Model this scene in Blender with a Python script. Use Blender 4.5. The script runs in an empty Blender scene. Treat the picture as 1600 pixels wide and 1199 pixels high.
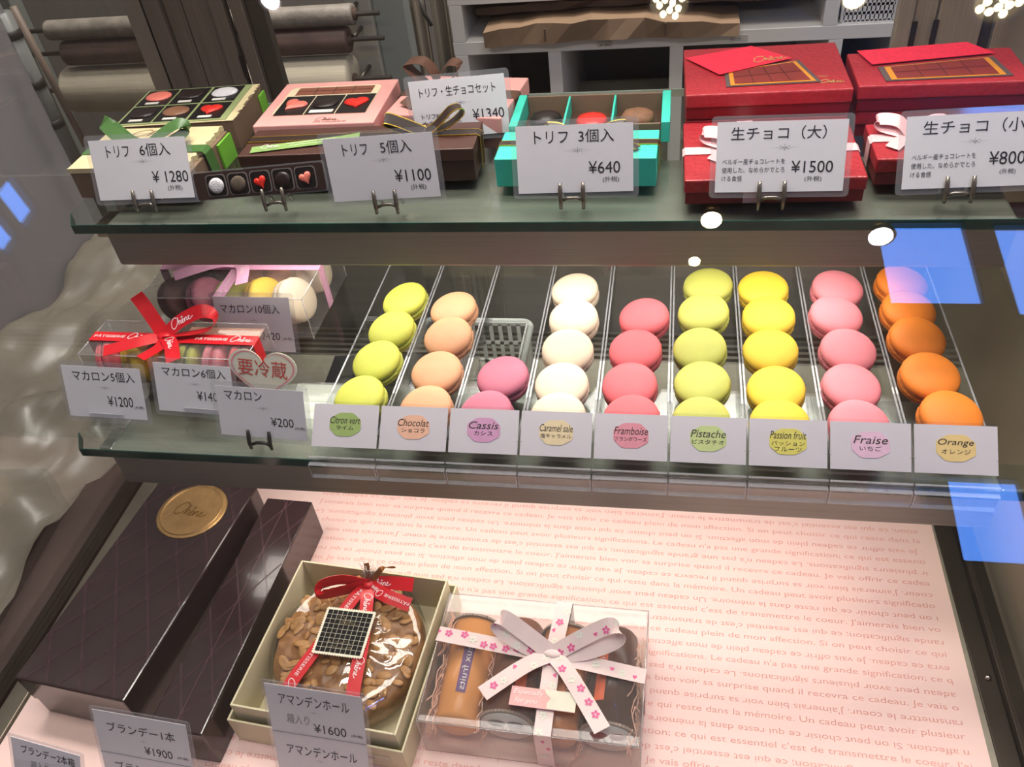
import bpy, math, random
from math import sin, cos, pi, radians, sqrt, atan2
from mathutils import Vector, Matrix, noise
random.seed(7)
SC = bpy.context.scene
COL = SC.collection

# ------------------------------------------------------------------ camera
F = 1318.0
CAM = Vector((0.27654, -0.42375, 0.47308))
R = Matrix(((0.9832, 0.0278, -0.1802), (0.1530, -0.6637, 0.7322), (-0.0992, -0.7475, -0.6568)))
cx, cy, cz = Vector(R.col[0]), Vector(R.col[1]), Vector(R.col[2])
cx.normalize(); cz = (cz - cx * cz.dot(cx)).normalized(); cy = cz.cross(cx)
R = Matrix((cx, cy, cz)).transposed()
cam_data = bpy.data.cameras.new('camera')
cam_data.sensor_width = 36.0
cam_data.lens = 36.0 * F / 1600.0
cam_data.clip_start = 0.01
cam = bpy.data.objects.new('camera', cam_data)
COL.objects.link(cam)
M4 = Matrix((cx, -cy, -cz)).transposed().to_4x4()
M4.translation = CAM
cam.matrix_world = M4
SC.camera = cam

# ------------------------------------------------------------------ view, world, light
SC.view_settings.view_transform = 'Standard'
SC.view_settings.look = 'None'
SC.view_settings.gamma = 1.0
SC.view_settings.use_curve_mapping = False
SC.view_settings.exposure = 0.0
SC.cycles.max_bounces = 14
SC.cycles.transparent_max_bounces = 48
SC.cycles.caustics_reflective = False
SC.cycles.caustics_refractive = False
SC.cycles.sample_clamp_indirect = 4.0
WORLD = bpy.data.worlds.new('world')
SC.world = WORLD
WORLD.use_nodes = True
WORLD.node_tree.nodes['Background'].inputs['Color'].default_value = (0.80, 0.78, 0.84, 1)
WORLD.node_tree.nodes['Background'].inputs['Strength'].default_value = 0.55

def area_light(name, loc, size_x, size_y, power, color, rot=(0, 0, 0)):
    l = bpy.data.lights.new(name, 'AREA')
    l.shape = 'RECTANGLE'; l.size = size_x; l.size_y = size_y
    l.energy = power; l.color = color
    o = bpy.data.objects.new(name, l)
    o.location = loc; o.rotation_euler = rot
    COL.objects.link(o)
    return o
WARM = (1.0, 0.93, 0.82)
area_light('tube_light_upper', (0.175, 0.178, 0.0975), 0.57, 0.05, 0.72, (1.0, 0.94, 0.86), (radians(-6), 0, 0))
area_light('tube_light_lower', (0.165, 0.060, -0.0535), 0.62, 0.05, 0.80, (1.0, 0.90, 0.82), (radians(-4), 0, 0))
area_light('key_light_top', (0.165, 0.15, 0.47), 0.75, 0.06, 2.4, (1.0, 0.92, 0.86), (radians(6), 0, 0))  # unseen key light added above the upper shelf
area_light('fill_light_front', (0.3, -0.25, 3.3), 2.2, 0.8, 60.0, (1.0, 0.94, 0.88))  # added fill from above, not one of the shop's lamps
area_light('fill_light_staff_side', (0.1, 1.2, 3.3), 2.2, 0.7, 220.0, (1.0, 0.93, 0.86))  # added fill to brighten the shelving and rolls behind the case

# ------------------------------------------------------------------ pixel helpers (photo measured in 1600x1199)
def ray(px, py):
    return (R @ Vector(((px - 800) / F, (py - 599.5) / F, 1.0)))
def on_z(px, py, z):
    r = ray(px, py); return CAM + r * ((z - CAM.z) / r.z)
def on_y(px, py, y):
    r = ray(px, py); return CAM + r * ((y - CAM.y) / r.y)
def on_plane(px, py, p0, n):
    r = ray(px, py); return CAM + r * ((p0 - CAM).dot(n) / r.dot(n))

# ------------------------------------------------------------------ materials
def lin(v):
    v /= 255.0
    return v / 12.92 if v <= 0.04045 else ((v + 0.055) / 1.055) ** 2.4
def rgb(r, g, b):
    return (lin(r), lin(g), lin(b), 1.0)
MATS = {}
def mat(name, col, rough=0.5, metal=0.0, var=0.06, scale=60.0, bump=0.0, bscale=400.0, spec=0.5, coat=0.0, sss=0.0, stretch=None):
    if name in MATS: return MATS[name]
    m = bpy.data.materials.new(name); m.use_nodes = True
    nt = m.node_tree; b = nt.nodes['Principled BSDF']
    b.inputs['Roughness'].default_value = rough
    b.inputs['Metallic'].default_value = metal
    b.inputs['Specular IOR Level'].default_value = spec
    if coat: b.inputs['Coat Weight'].default_value = coat; b.inputs['Coat Roughness'].default_value = 0.05
    if sss:
        b.inputs['Subsurface Weight'].default_value = sss
        b.inputs['Subsurface Radius'].default_value = (0.003, 0.002, 0.001)
        b.inputs['Subsurface Scale'].default_value = 1.0
    c = rgb(*col)
    tc = nt.nodes.new('ShaderNodeTexCoord')
    src = tc.outputs['Object']
    if stretch:
        mp = nt.nodes.new('ShaderNodeMapping'); mp.inputs['Scale'].default_value = stretch
        nt.links.new(src, mp.inputs['Vector']); src = mp.outputs['Vector']
    n = nt.nodes.new('ShaderNodeTexNoise'); n.inputs['Scale'].default_value = scale; n.inputs['Detail'].default_value = 4
    nt.links.new(src, n.inputs['Vector'])
    r = nt.nodes.new('ShaderNodeValToRGB')
    r.color_ramp.elements[0].position = 0.3; r.color_ramp.elements[1].position = 0.7
    r.color_ramp.elements[0].color = (c[0] * (1 - var), c[1] * (1 - var), c[2] * (1 - var), 1)
    r.color_ramp.elements[1].color = (min(1, c[0] * (1 + var)), min(1, c[1] * (1 + var)), min(1, c[2] * (1 + var)), 1)
    nt.links.new(n.outputs['Fac'], r.inputs['Fac'])
    nt.links.new(r.outputs['Color'], b.inputs['Base Color'])
    if bump:
        n2 = nt.nodes.new('ShaderNodeTexNoise'); n2.inputs['Scale'].default_value = bscale; n2.inputs['Detail'].default_value = 3
        nt.links.new(src, n2.inputs['Vector'])
        bp = nt.nodes.new('ShaderNodeBump'); bp.inputs['Strength'].default_value = bump; bp.inputs['Distance'].default_value = 0.001
        nt.links.new(n2.outputs['Fac'], bp.inputs['Height'])
        nt.links.new(bp.outputs['Normal'], b.inputs['Normal'])
    MATS[name] = m
    return m
def glass(name, tint=(1, 1, 1), f0=0.04, haze=0.0, hazecol=(0.8, 0.8, 0.8), rough=0.0, wrinkle=0.0, wscale=60.0):
    """Clear sheet: straight transmission plus Schlick reflection, optionally a little milky haze or crinkle."""
    if name in MATS: return MATS[name]
    m = bpy.data.materials.new(name); m.use_nodes = True
    nt = m.node_tree
    for n in list(nt.nodes): nt.nodes.remove(n)
    out = nt.nodes.new('ShaderNodeOutputMaterial')
    tr = nt.nodes.new('ShaderNodeBsdfTransparent'); tr.inputs['Color'].default_value = (*tint, 1)
    gl = nt.nodes.new('ShaderNodeBsdfGlossy'); gl.inputs['Roughness'].default_value = rough
    lw = nt.nodes.new('ShaderNodeLayerWeight'); lw.inputs['Blend'].default_value = 0.5
    pw = nt.nodes.new('ShaderNodeMath'); pw.operation = 'POWER'; pw.inputs[1].default_value = 5.0
    ml = nt.nodes.new('ShaderNodeMath'); ml.operation = 'MULTIPLY_ADD'; ml.inputs[1].default_value = 1 - f0; ml.inputs[2].default_value = f0
    nt.links.new(lw.outputs['Facing'], pw.inputs[0]); nt.links.new(pw.outputs[0], ml.inputs[0])
    mx = nt.nodes.new('ShaderNodeMixShader')
    nt.links.new(ml.outputs[0], mx.inputs['Fac'])
    base = tr.outputs[0]
    if haze:
        df = nt.nodes.new('ShaderNodeBsdfDiffuse'); df.inputs['Color'].default_value = (*hazecol, 1)
        hz = nt.nodes.new('ShaderNodeMixShader'); hz.inputs['Fac'].default_value = haze
        nt.links.new(tr.outputs[0], hz.inputs[1]); nt.links.new(df.outputs[0], hz.inputs[2]); base = hz.outputs[0]
    if wrinkle:
        tc = nt.nodes.new('ShaderNodeTexCoord')
        n2 = nt.nodes.new('ShaderNodeTexNoise'); n2.inputs['Scale'].default_value = wscale; n2.inputs['Detail'].default_value = 2
        nt.links.new(tc.outputs['Object'], n2.inputs['Vector'])
        bp = nt.nodes.new('ShaderNodeBump'); bp.inputs['Strength'].default_value = wrinkle; bp.inputs['Distance'].default_value = 0.004
        nt.links.new(n2.outputs['Fac'], bp.inputs['Height']); nt.links.new(bp.outputs['Normal'], gl.inputs['Normal'])
    nt.links.new(base, mx.inputs[1]); nt.links.new(gl.outputs[0], mx.inputs[2])
    nt.links.new(mx.outputs[0], out.inputs['Surface'])
    MATS[name] = m
    return m
def emit(name, col, strength):
    if name in MATS: return MATS[name]
    m = bpy.data.materials.new(name); m.use_nodes = True
    nt = m.node_tree
    for n in list(nt.nodes): nt.nodes.remove(n)
    out = nt.nodes.new('ShaderNodeOutputMaterial')
    e = nt.nodes.new('ShaderNodeEmission'); e.inputs['Color'].default_value = rgb(*col); e.inputs['Strength'].default_value = strength
    nt.links.new(e.outputs[0], out.inputs['Surface'])
    MATS[name] = m
    return m

steel = mat('brushed_steel', (176, 170, 160), 0.34, 1.0, 0.10, 40, 0.10, 900, stretch=(0.25, 30, 30))
housing_steel = mat('housing_steel', (146, 143, 134), 0.36, 0.55, 0.08, 40, 0.08, 900, stretch=(0.25, 30, 30))
steel_dark = mat('dark_steel', (92, 86, 80), 0.4, 0.9, 0.12, 40, stretch=(1, 20, 20))
chrome = mat('polished_steel', (200, 196, 190), 0.14, 1.0)
clear = glass('clear_glass', (0.985, 0.992, 0.988))
shelf_glass = glass('shelf_glass', (0.95, 0.985, 0.965))
acrylic = glass('clear_acrylic', (0.975, 0.98, 0.985), 0.045)
acrylic_edge = glass('acrylic_edge', (0.9, 0.9, 0.92), 0.08, 0.22, (0.85, 0.85, 0.88))
film = glass('clear_film', (0.97, 0.97, 0.97), 0.032, 0.03)
film_edge = glass('film_fold', (0.95, 0.95, 0.95), 0.12, 0.30, (0.85, 0.82, 0.82))
cello = glass('cellophane', (0.97, 0.96, 0.95), 0.10, 0.0, rough=0.03, wrinkle=0.8, wscale=20.0)
pouch = glass('lamination', (0.97, 0.97, 0.98), 0.05, 0.10, (0.75, 0.75, 0.8), rough=0.06)
glass_edge = mat('glass_edge', (16, 62, 54), 0.12, 0.0, 0.25, 30, spec=0.8, stretch=(1, 1, 1))
paper = mat('white_card', (226, 222, 226), 0.55, 0, 0.015)
ink = mat('black_ink', (38, 36, 38), 0.6)
ink_grey = mat('grey_ink', (150, 148, 152), 0.6)

# ------------------------------------------------------------------ mesh builder
class MB:
    def __init__(self): self.v = []; self.f = []; self.s = []
    def add(self, vs, fs, M=None, smooth=False):
        o = len(self.v)
        self.v += [tuple(M @ Vector(p)) if M is not None else tuple(p) for p in vs]
        self.f += [tuple(i + o for i in f) for f in fs]
        self.s += [smooth] * len(fs)
        return self
    def box(self, x0, x1, y0, y1, z0, z1, M=None):
        vs = [(x, y, z) for z in (z0, z1) for y in (y0, y1) for x in (x0, x1)]
        fs = [(0, 2, 3, 1), (4, 5, 7, 6), (0, 1, 5, 4), (2, 6, 7, 3), (0, 4, 6, 2), (1, 3, 7, 5)]
        return self.add(vs, fs, M)
    def hexa(self, b, t):
        """b, t: four bottom and four top corners, counter-clockwise from above."""
        fs = [(3, 2, 1, 0), (4, 5, 6, 7), (0, 1, 5, 4), (1, 2, 6, 5), (2, 3, 7, 6), (3, 0, 4, 7)]
        return self.add(list(b) + list(t), fs)
    def prism(self, poly, z0, z1, M=None, smooth=False):
        n = len(poly)
        vs = [(x, y, z0) for x, y in poly] + [(x, y, z1) for x, y in poly]
        fs = [tuple(range(n - 1, -1, -1)), tuple(range(n, 2 * n))]
        fs += [(i, (i + 1) % n, n + (i + 1) % n, n + i) for i in range(n)]
        return self.add(vs, fs, M, smooth)
    def tube(self, pts, r, n=10, M=None, cap=True):
        pts = [Vector(p) for p in pts]; vs = []; fs = []
        for k, p in enumerate(pts):
            d = (pts[min(k + 1, len(pts) - 1)] - pts[max(k - 1, 0)]).normalized()
            a = d.orthogonal().normalized() if k == 0 else (a - d * a.dot(d)).normalized()
            b = d.cross(a); rr = r[k] if isinstance(r, (list, tuple)) else r
            vs += [p + (a * cos(2 * pi * i / n) + b * sin(2 * pi * i / n)) * rr for i in range(n)]
        for k in range(len(pts) - 1):
            fs += [(k * n + i, k * n + (i + 1) % n, (k + 1) * n + (i + 1) % n, (k + 1) * n + i) for i in range(n)]
        if cap: fs += [tuple(range(n - 1, -1, -1)), tuple(range((len(pts) - 1) * n, len(pts) * n))]
        return self.add(vs, fs, M, True)
    def lathe(self, prof, n=32, M=None, jit=0.0, lobes=0, smooth=True):
        vs = []; fs = []
        for k, (r, z) in enumerate(prof):
            for i in range(n):
                a = 2 * pi * i / n
                q = 1 + (jit * (noise.noise((cos(a) * 6, sin(a) * 6, z * 900)))) if jit else 1
                vs.append((r * q * cos(a), r * q * sin(a), z))
        for k in range(len(prof) - 1):
            fs += [(k * n + i, k * n + (i + 1) % n, (k + 1) * n + (i + 1) % n, (k + 1) * n + i) for i in range(n)]
        if prof[0][0] > 1e-6: fs.append(tuple(range(n - 1, -1, -1)))
        if prof[-1][0] > 1e-6: fs.append(tuple(range((len(prof) - 1) * n, len(prof) * n)))
        return self.add(vs, fs, M, smooth)
    def mesh(self, name):
        me = bpy.data.meshes.new(name)
        me.from_pydata(self.v, [], self.f); me.update()
        me.polygons.foreach_set('use_smooth', self.s)
        return me
    def build(self, name, material, parent=None, bevel=0.0, seg=2):
        me = self.mesh(name); me.materials.append(material)
        o = bpy.data.objects.new(name, me); COL.objects.link(o)
        if parent is not None: o.parent = parent
        if bevel:
            m = o.modifiers.new('soft_edges', 'BEVEL'); m.width = bevel; m.segments = seg; m.limit_method = 'ANGLE'
        return o
def tag(o, label, cat, group=None, kind=None):
    o['label'] = label; o['category'] = cat
    if group: o['group'] = group
    if kind: o['kind'] = kind
    return o
def thing(name, label, cat, loc=(0, 0, 0), rz=0.0, group=None, M=None):
    o = bpy.data.objects.new(name, None); COL.objects.link(o)
    o.empty_display_size = 0.02
    if M is not None: o.matrix_world = M
    else: o.location = loc; o.rotation_euler = (0, 0, rz)
    return tag(o, label, cat, group)
def structure(name, mb, m, bevel=0.0):
    o = mb.build(name, m, None, bevel); o['kind'] = 'structure'; return o
def frame(o, x, y, z):
    M = Matrix((x, y, z)).transposed().to_4x4(); M.translation = o; return M

# ------------------------------------------------------------------ lettering
TEXT_CACHE = {}
def glyphs(s, shear=0.0, bold=0.0):
    k = (s, shear, bold)
    if k in TEXT_CACHE: return TEXT_CACHE[k]
    c = bpy.data.curves.new('lettering', 'FONT'); c.body = s; c.resolution_u = 3; c.shear = shear; c.offset = bold
    o = bpy.data.objects.new('lettering', c); COL.objects.link(o)
    dg = bpy.context.evaluated_depsgraph_get()
    me = bpy.data.meshes.new_from_object(o.evaluated_get(dg))
    vs = [(v.co.x, v.co.y) for v in me.vertices]; fs = [tuple(p.vertices) for p in me.polygons]
    bpy.data.objects.remove(o); bpy.data.curves.remove(c); bpy.data.meshes.remove(me)
    if not vs: vs = [(0, 0), (1, 0), (1, 1)]
    xs = [v[0] for v in vs]; ys = [v[1] for v in vs]
    r = (vs, fs, min(xs), max(xs), min(ys), max(ys))
    TEXT_CACHE[k] = r
    return r
def fit_text(s, x0, x1, y0, y1, shear=0.0, bold=0.0):
    vs, fs, a, b, c, d = glyphs(s, shear, bold)
    sx = (x1 - x0) / max(b - a, 1e-6); sy = (y1 - y0) / max(d - c, 1e-6)
    return [(x0 + (x - a) * sx, y0 + (y - c) * sy) for x, y in vs], fs
# the shop's handwritten signature as pen strokes, unit height about 1
SIGN = [
    [(0.95, 0.78), (0.80, 0.98), (0.52, 1.0), (0.22, 0.78), (0.05, 0.42), (0.10, 0.10), (0.34, 0.0), (0.62, 0.10), (0.86, 0.30), (1.02, 0.62), (1.10, 0.86)],
    [(1.10, 0.86), (1.06, 0.40), (1.02, 0.04), (1.10, 0.30), (1.24, 0.44), (1.32, 0.34), (1.30, 0.06), (1.42, 0.10)],
    [(1.42, 0.10), (1.54, 0.20), (1.66, 0.32), (1.60, 0.44), (1.50, 0.34), (1.52, 0.10), (1.64, 0.02), (1.78, 0.12)],
    [(1.48, 0.58), (1.60, 0.72), (1.70, 0.58)],
    [(1.78, 0.12), (1.86, 0.42), (1.84, 0.04), (1.92, 0.30), (2.06, 0.42), (2.14, 0.32), (2.12, 0.06), (2.26, 0.10)],
    [(2.26, 0.10), (2.38, 0.22), (2.48, 0.32), (2.42, 0.44), (2.34, 0.32), (2.36, 0.08), (2.50, 0.02), (2.90, 0.24)],
]
def signature(x0, x1, y0, y1, pen=0.07, shear=0.15):
    """The cursive word as flat ribbons fitted to a box: verts, faces in 2D."""
    vs = []; fs = []
    sx = (x1 - x0) / 2.9; sy = (y1 - y0) / 1.0
    for st in SIGN:
        p = []
        for k in range(len(st) - 1):
            p0 = st[max(k - 1, 0)]; p1 = st[k]; p2 = st[k + 1]; p3 = st[min(k + 2, len(st) - 1)]
            for j in range(4):
                t = j / 4
                p.append(tuple(0.5 * (2 * p1[i] + (p2[i] - p0[i]) * t + (2 * p0[i] - 5 * p1[i] + 4 * p2[i] - p3[i]) * t * t + (3 * p1[i] - p0[i] - 3 * p2[i] + p3[i]) * t ** 3) for i in (0, 1)))
        p.append(st[-1])
        o = len(vs)
        for k, q in enumerate(p):
            a = p[max(k - 1, 0)]; b = p[min(k + 1, len(p) - 1)]
            dx, dy = b[0] - a[0], b[1] - a[1]; L = sqrt(dx * dx + dy * dy) or 1
            nx, ny = -dy / L * pen / 2, dx / L * pen / 2
            for sgn in (1, -1):
                x = q[0] + nx * sgn; y = q[1] + ny * sgn
                vs.append((x0 + (x + shear * y) * sx, y0 + y * sy))
        for k in range(len(p) - 1):
            fs.append((o + 2 * k, o + 2 * k + 1, o + 2 * k + 3, o + 2 * k + 2))
    return vs, fs
def flat(mb, vf, z, M=None):
    vs, fs = vf
    mb.add([(x, y, z) for x, y in vs], fs, M)
    return mb
def ornament(mb, x, y, w, z, M=None):
    """The little flourish under a card's title: a centre cross of diamonds, two scrolls and a hairline."""
    h = w * 0.16
    def dia(px, py, a, b): mb.add([(px - a, py, z), (px, py - b, z), (px + a, py, z), (px, py + b, z)], [(0, 1, 2, 3)], M)
    dia(x, y, w * .05, h * .35)
    for s in (-1, 1):
        dia(x, y + s * h * .8, w * .025, h * .5); dia(x + s * w * .11, y, w * .05, h * .4)
        pts = [(x + s * (w * (.17 + .07 * (1 - cos(t)))), y + h * .6 * sin(t)) for t in [k * .6 for k in range(10)]]
        for a, b in zip(pts, pts[1:]):
            mb.add([(a[0], a[1] - h * .09, z), (b[0], b[1] - h * .09, z), (b[0], b[1] + h * .09, z), (a[0], a[1] + h * .09, z)], [(0, 1, 2, 3)], M)
        mb.add([(x + s * w * .3, y - h * .05, z), (x + s * w, y, z), (x + s * w * .3, y + h * .05, z)], [(0, 1, 2) if s > 0 else (2, 1, 0)], M)
def rounded(w, h, r, n=5, x=0, y=0):
    p = []
    for (sx, sy, a0) in ((1, 1, 0), (-1, 1, pi / 2), (-1, -1, pi), (1, -1, 1.5 * pi)):
        for k in range(n + 1):
            a = a0 + (pi / 2) * k / n
            p.append((x + sx * (w / 2 - r) + r * cos(a), y + sy * (h / 2 - r) + r * sin(a)))
    return p

def dashes(x0, x1, y0, y1, seed=1, gap=.35):
    """A line of small print too fine to read: short uneven strokes filling a box."""
    r = random.Random(seed); vs = []; fs = []; h = y1 - y0; x = x0
    while x < x1 - h * .3:
        L = min(h * r.uniform(.35, 1.0), x1 - x); b = y0 + h * r.uniform(0, .35); o = len(vs)
        t = h * .28
        vs += [(x, b), (x + L, b + h * r.uniform(-.05, .2)), (x + L, b + t + h * .15), (x, b + t)]; fs.append((o, o + 1, o + 2, o + 3)); x += L + h * gap * r.uniform(.6, 1.6)
    return vs, fs

# ------------------------------------------------------------------ ribbons
class Strip:
    """A ribbon laid along control points; ev(u, v) gives a point u metres along and v metres across."""
    def __init__(self, pts, width, side=None, n=10):
        pts = [Vector(p) for p in pts]; P = []
        for k in range(len(pts) - 1):
            p0 = pts[max(k - 1, 0)]; p1 = pts[k]; p2 = pts[k + 1]; p3 = pts[min(k + 2, len(pts) - 1)]
            m = n if len(pts) > 2 else 1
            for j in range(m):
                t = j / m
                if len(pts) == 2: P.append(p1.lerp(p2, t))
                else: P.append(0.5 * (2 * p1 + (p2 - p0) * t + (2 * p0 - 5 * p1 + 4 * p2 - p3) * t * t + (3 * p1 - p0 - 3 * p2 + p3) * t ** 3))
        P.append(pts[-1]); self.P = P; self.w = width
        self.S = []
        if side is None: side = Vector((0, 0, 1))
        sides = [Vector(s) for s in side] if isinstance(side, list) else [Vector(side)] * 2
        for k, p in enumerate(P):
            t = (P[min(k + 1, len(P) - 1)] - P[max(k - 1, 0)]).normalized()
            f = k / max(1, len(P) - 1) * (len(sides) - 1); i = min(int(f), len(sides) - 2)
            s = sides[i].lerp(sides[i + 1], f - i)
            s = (s - t * s.dot(t)).normalized()
            self.S.append((s, s.cross(t) * -1))
        self.L = [0.0]
        for a, b in zip(P, P[1:]): self.L.append(self.L[-1] + (b - a).length)
    def ev(self, u, v, off=0.0):
        L = self.L; u = min(max(u, 0), L[-1] - 1e-9); i = 0
        while i < len(L) - 2 and L[i + 1] < u: i += 1
        f = (u - L[i]) / max(L[i + 1] - L[i], 1e-9)
        p = self.P[i].lerp(self.P[i + 1], f); s = self.S[i][0].lerp(self.S[i + 1][0], f); nn = self.S[i][1].lerp(self.S[i + 1][1], f)
        return p + s * v + nn * off
    def add(self, mb, v0=None, v1=None, th=0.0003, lift=0.0):
        v0 = -self.w / 2 if v0 is None else v0; v1 = self.w / 2 if v1 is None else v1
        vs = []; fs = []
        for p, (s, nn) in zip(self.P, self.S):
            vs += [p + s * v0 + nn * (lift + th / 2), p + s * v1 + nn * (lift + th / 2), p + s * v1 + nn * (lift - th / 2), p + s * v0 + nn * (lift - th / 2)]
        for k in range(len(self.P) - 1):
            a, b = 4 * k, 4 * k + 4
            for i in range(4): fs.append((a + i, b + i, b + (i + 1) % 4, a + (i + 1) % 4))
        fs += [(0, 1, 2, 3), (len(vs) - 1, len(vs) - 2, len(vs) - 3, len(vs) - 4)]
        mb.add(vs, fs, None, False)
        return self
    def write(self, mb, vf, both=False, off=0.0006, flip=False):
        vs, fs = vf
        if flip:
            T = self.L[-1]
            vs = [(T - x, -y) for x, y in vs]
        mb.add([self.ev(x, y, off) for x, y in vs], fs)

# ================================================================== BUILDING AND SHOP
TOP, MID, DECK = 0.15, 0.0, -0.20
plaster = mat('grey_plaster', (120, 114, 108), 0.8, 0, 0.08, 6)
structure('wall_back', MB().box(-2.2, 2.8, 1.9, 1.96, -1.0, 3.5), mat('back_wall_paint', (112, 106, 102), 0.7, 0, 0.10, 3))
structure('floor', MB().box(-2.2, 2.8, -2.66, 1.96, -1.06, -1.0), mat('floor_grey_brown', (118, 106, 94), 0.5, 0, 0.2, 8))
structure('ceiling', MB().box(-2.2, 2.8, -2.66, 1.96, 3.5, 3.56), mat('ceiling_paint', (150, 145, 140), 0.8, 0, 0.03, 3))
# shop front wall (behind the viewer) with tall daylight windows, built round their openings
def wall_with_openings(name, lo, hi, zs, openings, place, m):
    """A wall slab along u with rectangular openings (u0, u1, z0, z1); place(u0, u1, z0, z1) adds a block."""
    mb = MB(); us = sorted({lo, hi, *[o[0] for o in openings], *[o[1] for o in openings]})
    zz = sorted({*zs, *[o[2] for o in openings], *[o[3] for o in openings]})
    for a, b in zip(us, us[1:]):
        for c, d in zip(zz, zz[1:]):
            um, zm = (a + b) / 2, (c + d) / 2
            if any(o[0] < um < o[1] and o[2] < zm < o[3] for o in openings): continue
            place(mb, a, b, c, d)
    return structure(name, mb, m)
daylight = emit('daylight_sky', (92, 150, 255), 13.0)
frame_dark = mat('window_frame_paint', (70, 68, 66), 0.5, 0.2)
FRONT = [(1.27, 1.69, 2.56, 3.12), (1.36, 1.64, 1.28, 1.66), (1.80, 2.30, 2.50, 3.10)]
wall_with_openings('wall_front', -2.2, 2.8, (-1.0, 3.5), FRONT, lambda mb, a, b, c, d: mb.box(a, b, -2.66, -2.60, c, d), plaster)
LEFT = [(-1.56, -1.36, 1.78, 1.90), (-1.56, -1.36, 1.93, 2.06)]
wall_with_openings('wall_left', -2.66, 1.96, (-1.0, 3.5), LEFT, lambda mb, a, b, c, d: mb.box(-2.26, -2.20, a, b, c, d), plaster)
def window(n, place, a, b, c, d):
    mb = MB()
    for q in ((a, a + .012, c, d), (b - .012, b, c, d), (a + .0121, b - .0121, c, c + .012), (a + .0121, b - .0121, d - .012, d)): place(mb, *q, 0.0)
    o = structure('window_%d' % n, mb, frame_dark)
    g = MB(); place(g, a + .012, b - .012, c + .012, d - .012, 0.035)
    g.build('pane', daylight, o)
for i, w in enumerate(FRONT):
    window(i + 1, lambda mb, a, b, c, d, s: mb.box(a, b, -2.65 - s * .5, -2.61 - s, c, d), *w)
for i, w in enumerate(LEFT): window(4 + i, lambda mb, a, b, c, d, s: mb.box(-2.25 - s * .5, -2.21 - s, a, b, c, d), *w)

# ceiling downlights and two pendant lamps of the shop
lamp_glow = emit('lamp_glow', (255, 236, 196), 46.0)
lamp_cool = emit('lamp_glow_cool', (255, 244, 255), 34.0)
def downlight(x, y, r, label, leds, glow):
    t = thing('downlight', label, 'lamp', (x, y, 3.5), 0, 'shop downlights')
    MB().lathe([(r * 1.25, -0.001), (r * 1.25, -.012), (r * 1.02, -.02), (r * 1.0, -.004)], 28).build('trim_ring', mat('lamp_trim', (200, 196, 190), 0.4), t)
    g = MB()
    if leds:
        for k in range(leds):
            a = 2.4 * k; q = r * 0.85 * sqrt((k + .5) / leds)
            g.lathe([(0, -.018), (r * .17, -.018), (r * .17, -.008), (0, -.008)], 10, Matrix.Translation((q * cos(a), q * sin(a), 0)))
    else: g.lathe([(0, -.016), (r * .8, -.016), (r * .8, -.006), (0, -.006)], 24)
    g.build('lamp_face', glow, t)
downlight(.24, -1.62, .085, 'round ceiling downlight with a cluster of warm bulbs, middle of the shop ceiling', 12, lamp_glow)
downlight(1.64, -1.68, .10, 'round ceiling downlight with a cluster of warm bulbs, near the window wall', 14, lamp_glow)
downlight(1.04, -1.64, .06, 'small round ceiling downlight with one plain bright face between two bulb clusters', 0, lamp_glow)
downlight(-1.66, -1.50, .055, 'small round ceiling downlight with a cool white face near the left wall', 0, lamp_cool)
def pendant(x, y, r, label, glow):
    t = thing('pendant_lamp', label, 'lamp', (x, y, 2.6), 0, 'shop pendant lamps')
    MB().tube([(0, 0, .06), (0, 0, .899)], .003).build('cord', frame_dark, t)
    MB().lathe([(r * 1.15, -.01), (r * .9, .035), (r * .2, .06), (.004, .062)], 24).build('lamp_shade', mat('lamp_brass', (170, 140, 90), .3, .8), t)
    MB().lathe([(0, -.022), (r * .9, -.018), (r * .9, -.0115), (0, -.0115)], 20).build('lamp_face', glow, t)
pendant(.447, -2.11, .05, 'small pendant lamp with a warm face, hanging in front of the plain wall', lamp_glow)
pendant(.386, -2.36, .03, 'tiny pendant lamp with a warm face, hanging closest to the plain wall', lamp_glow)
pendant(1.157, -2.21, .055, 'wide pendant lamp with a cool bright face, hanging by the tall blue window', lamp_cool)

# ------------------------------------------------------------------ staff side behind the case
shelf_white = mat('white_laminate', (218, 214, 210), 0.5, 0, 0.03, 8)
su = thing('shelving_unit', 'white open shelving unit with square compartments behind the display case', 'shelf', (0, 0, 0))
YF, YB = 1.0, 1.38
def vx(px, py): return on_y(px, py, YF).x
def hz_(px, py): return on_y(px, py, YF).z
x_l = vx(716, 50); x_r = vx(1420, 40)
z_top = hz_(900, -2); z_mid = (hz_(740, 76) + hz_(1060, 62)) / 2; z_low = z_mid - .26
xs_up = [x_l, vx(1299, 22), x_r]; xs_lo = [x_l, vx(868, 110), vx(1056, 110), vx(1299, 110), x_r]
b = MB()
for z in (z_top + .01, z_mid, z_low, z_low - .3): b.box(x_l - .012, x_r + .012, YF, YB, z - .011, z + .011)
b.build('shelf_board', shelf_white, su, .001)
for x, z0, z1 in [(x, z_mid + .011, z_top - .001) for x in xs_up] + [(x, z_low + .011, z_mid - .011) for x in xs_lo] + [(x, z_low - .289, z_low - .011) for x in xs_lo]:
    MB().box(x - .011, x + .011, YF, YB - .006, z0, z1).build('divider', shelf_white, su, .001)
MB().box(x_l - .012, x_r + .012, YB - .006, YB, z_low - .3, z_top + .02).build('back_panel', mat('laminate_back', (120, 116, 110), .6, 0, .05, 5), su)
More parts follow.
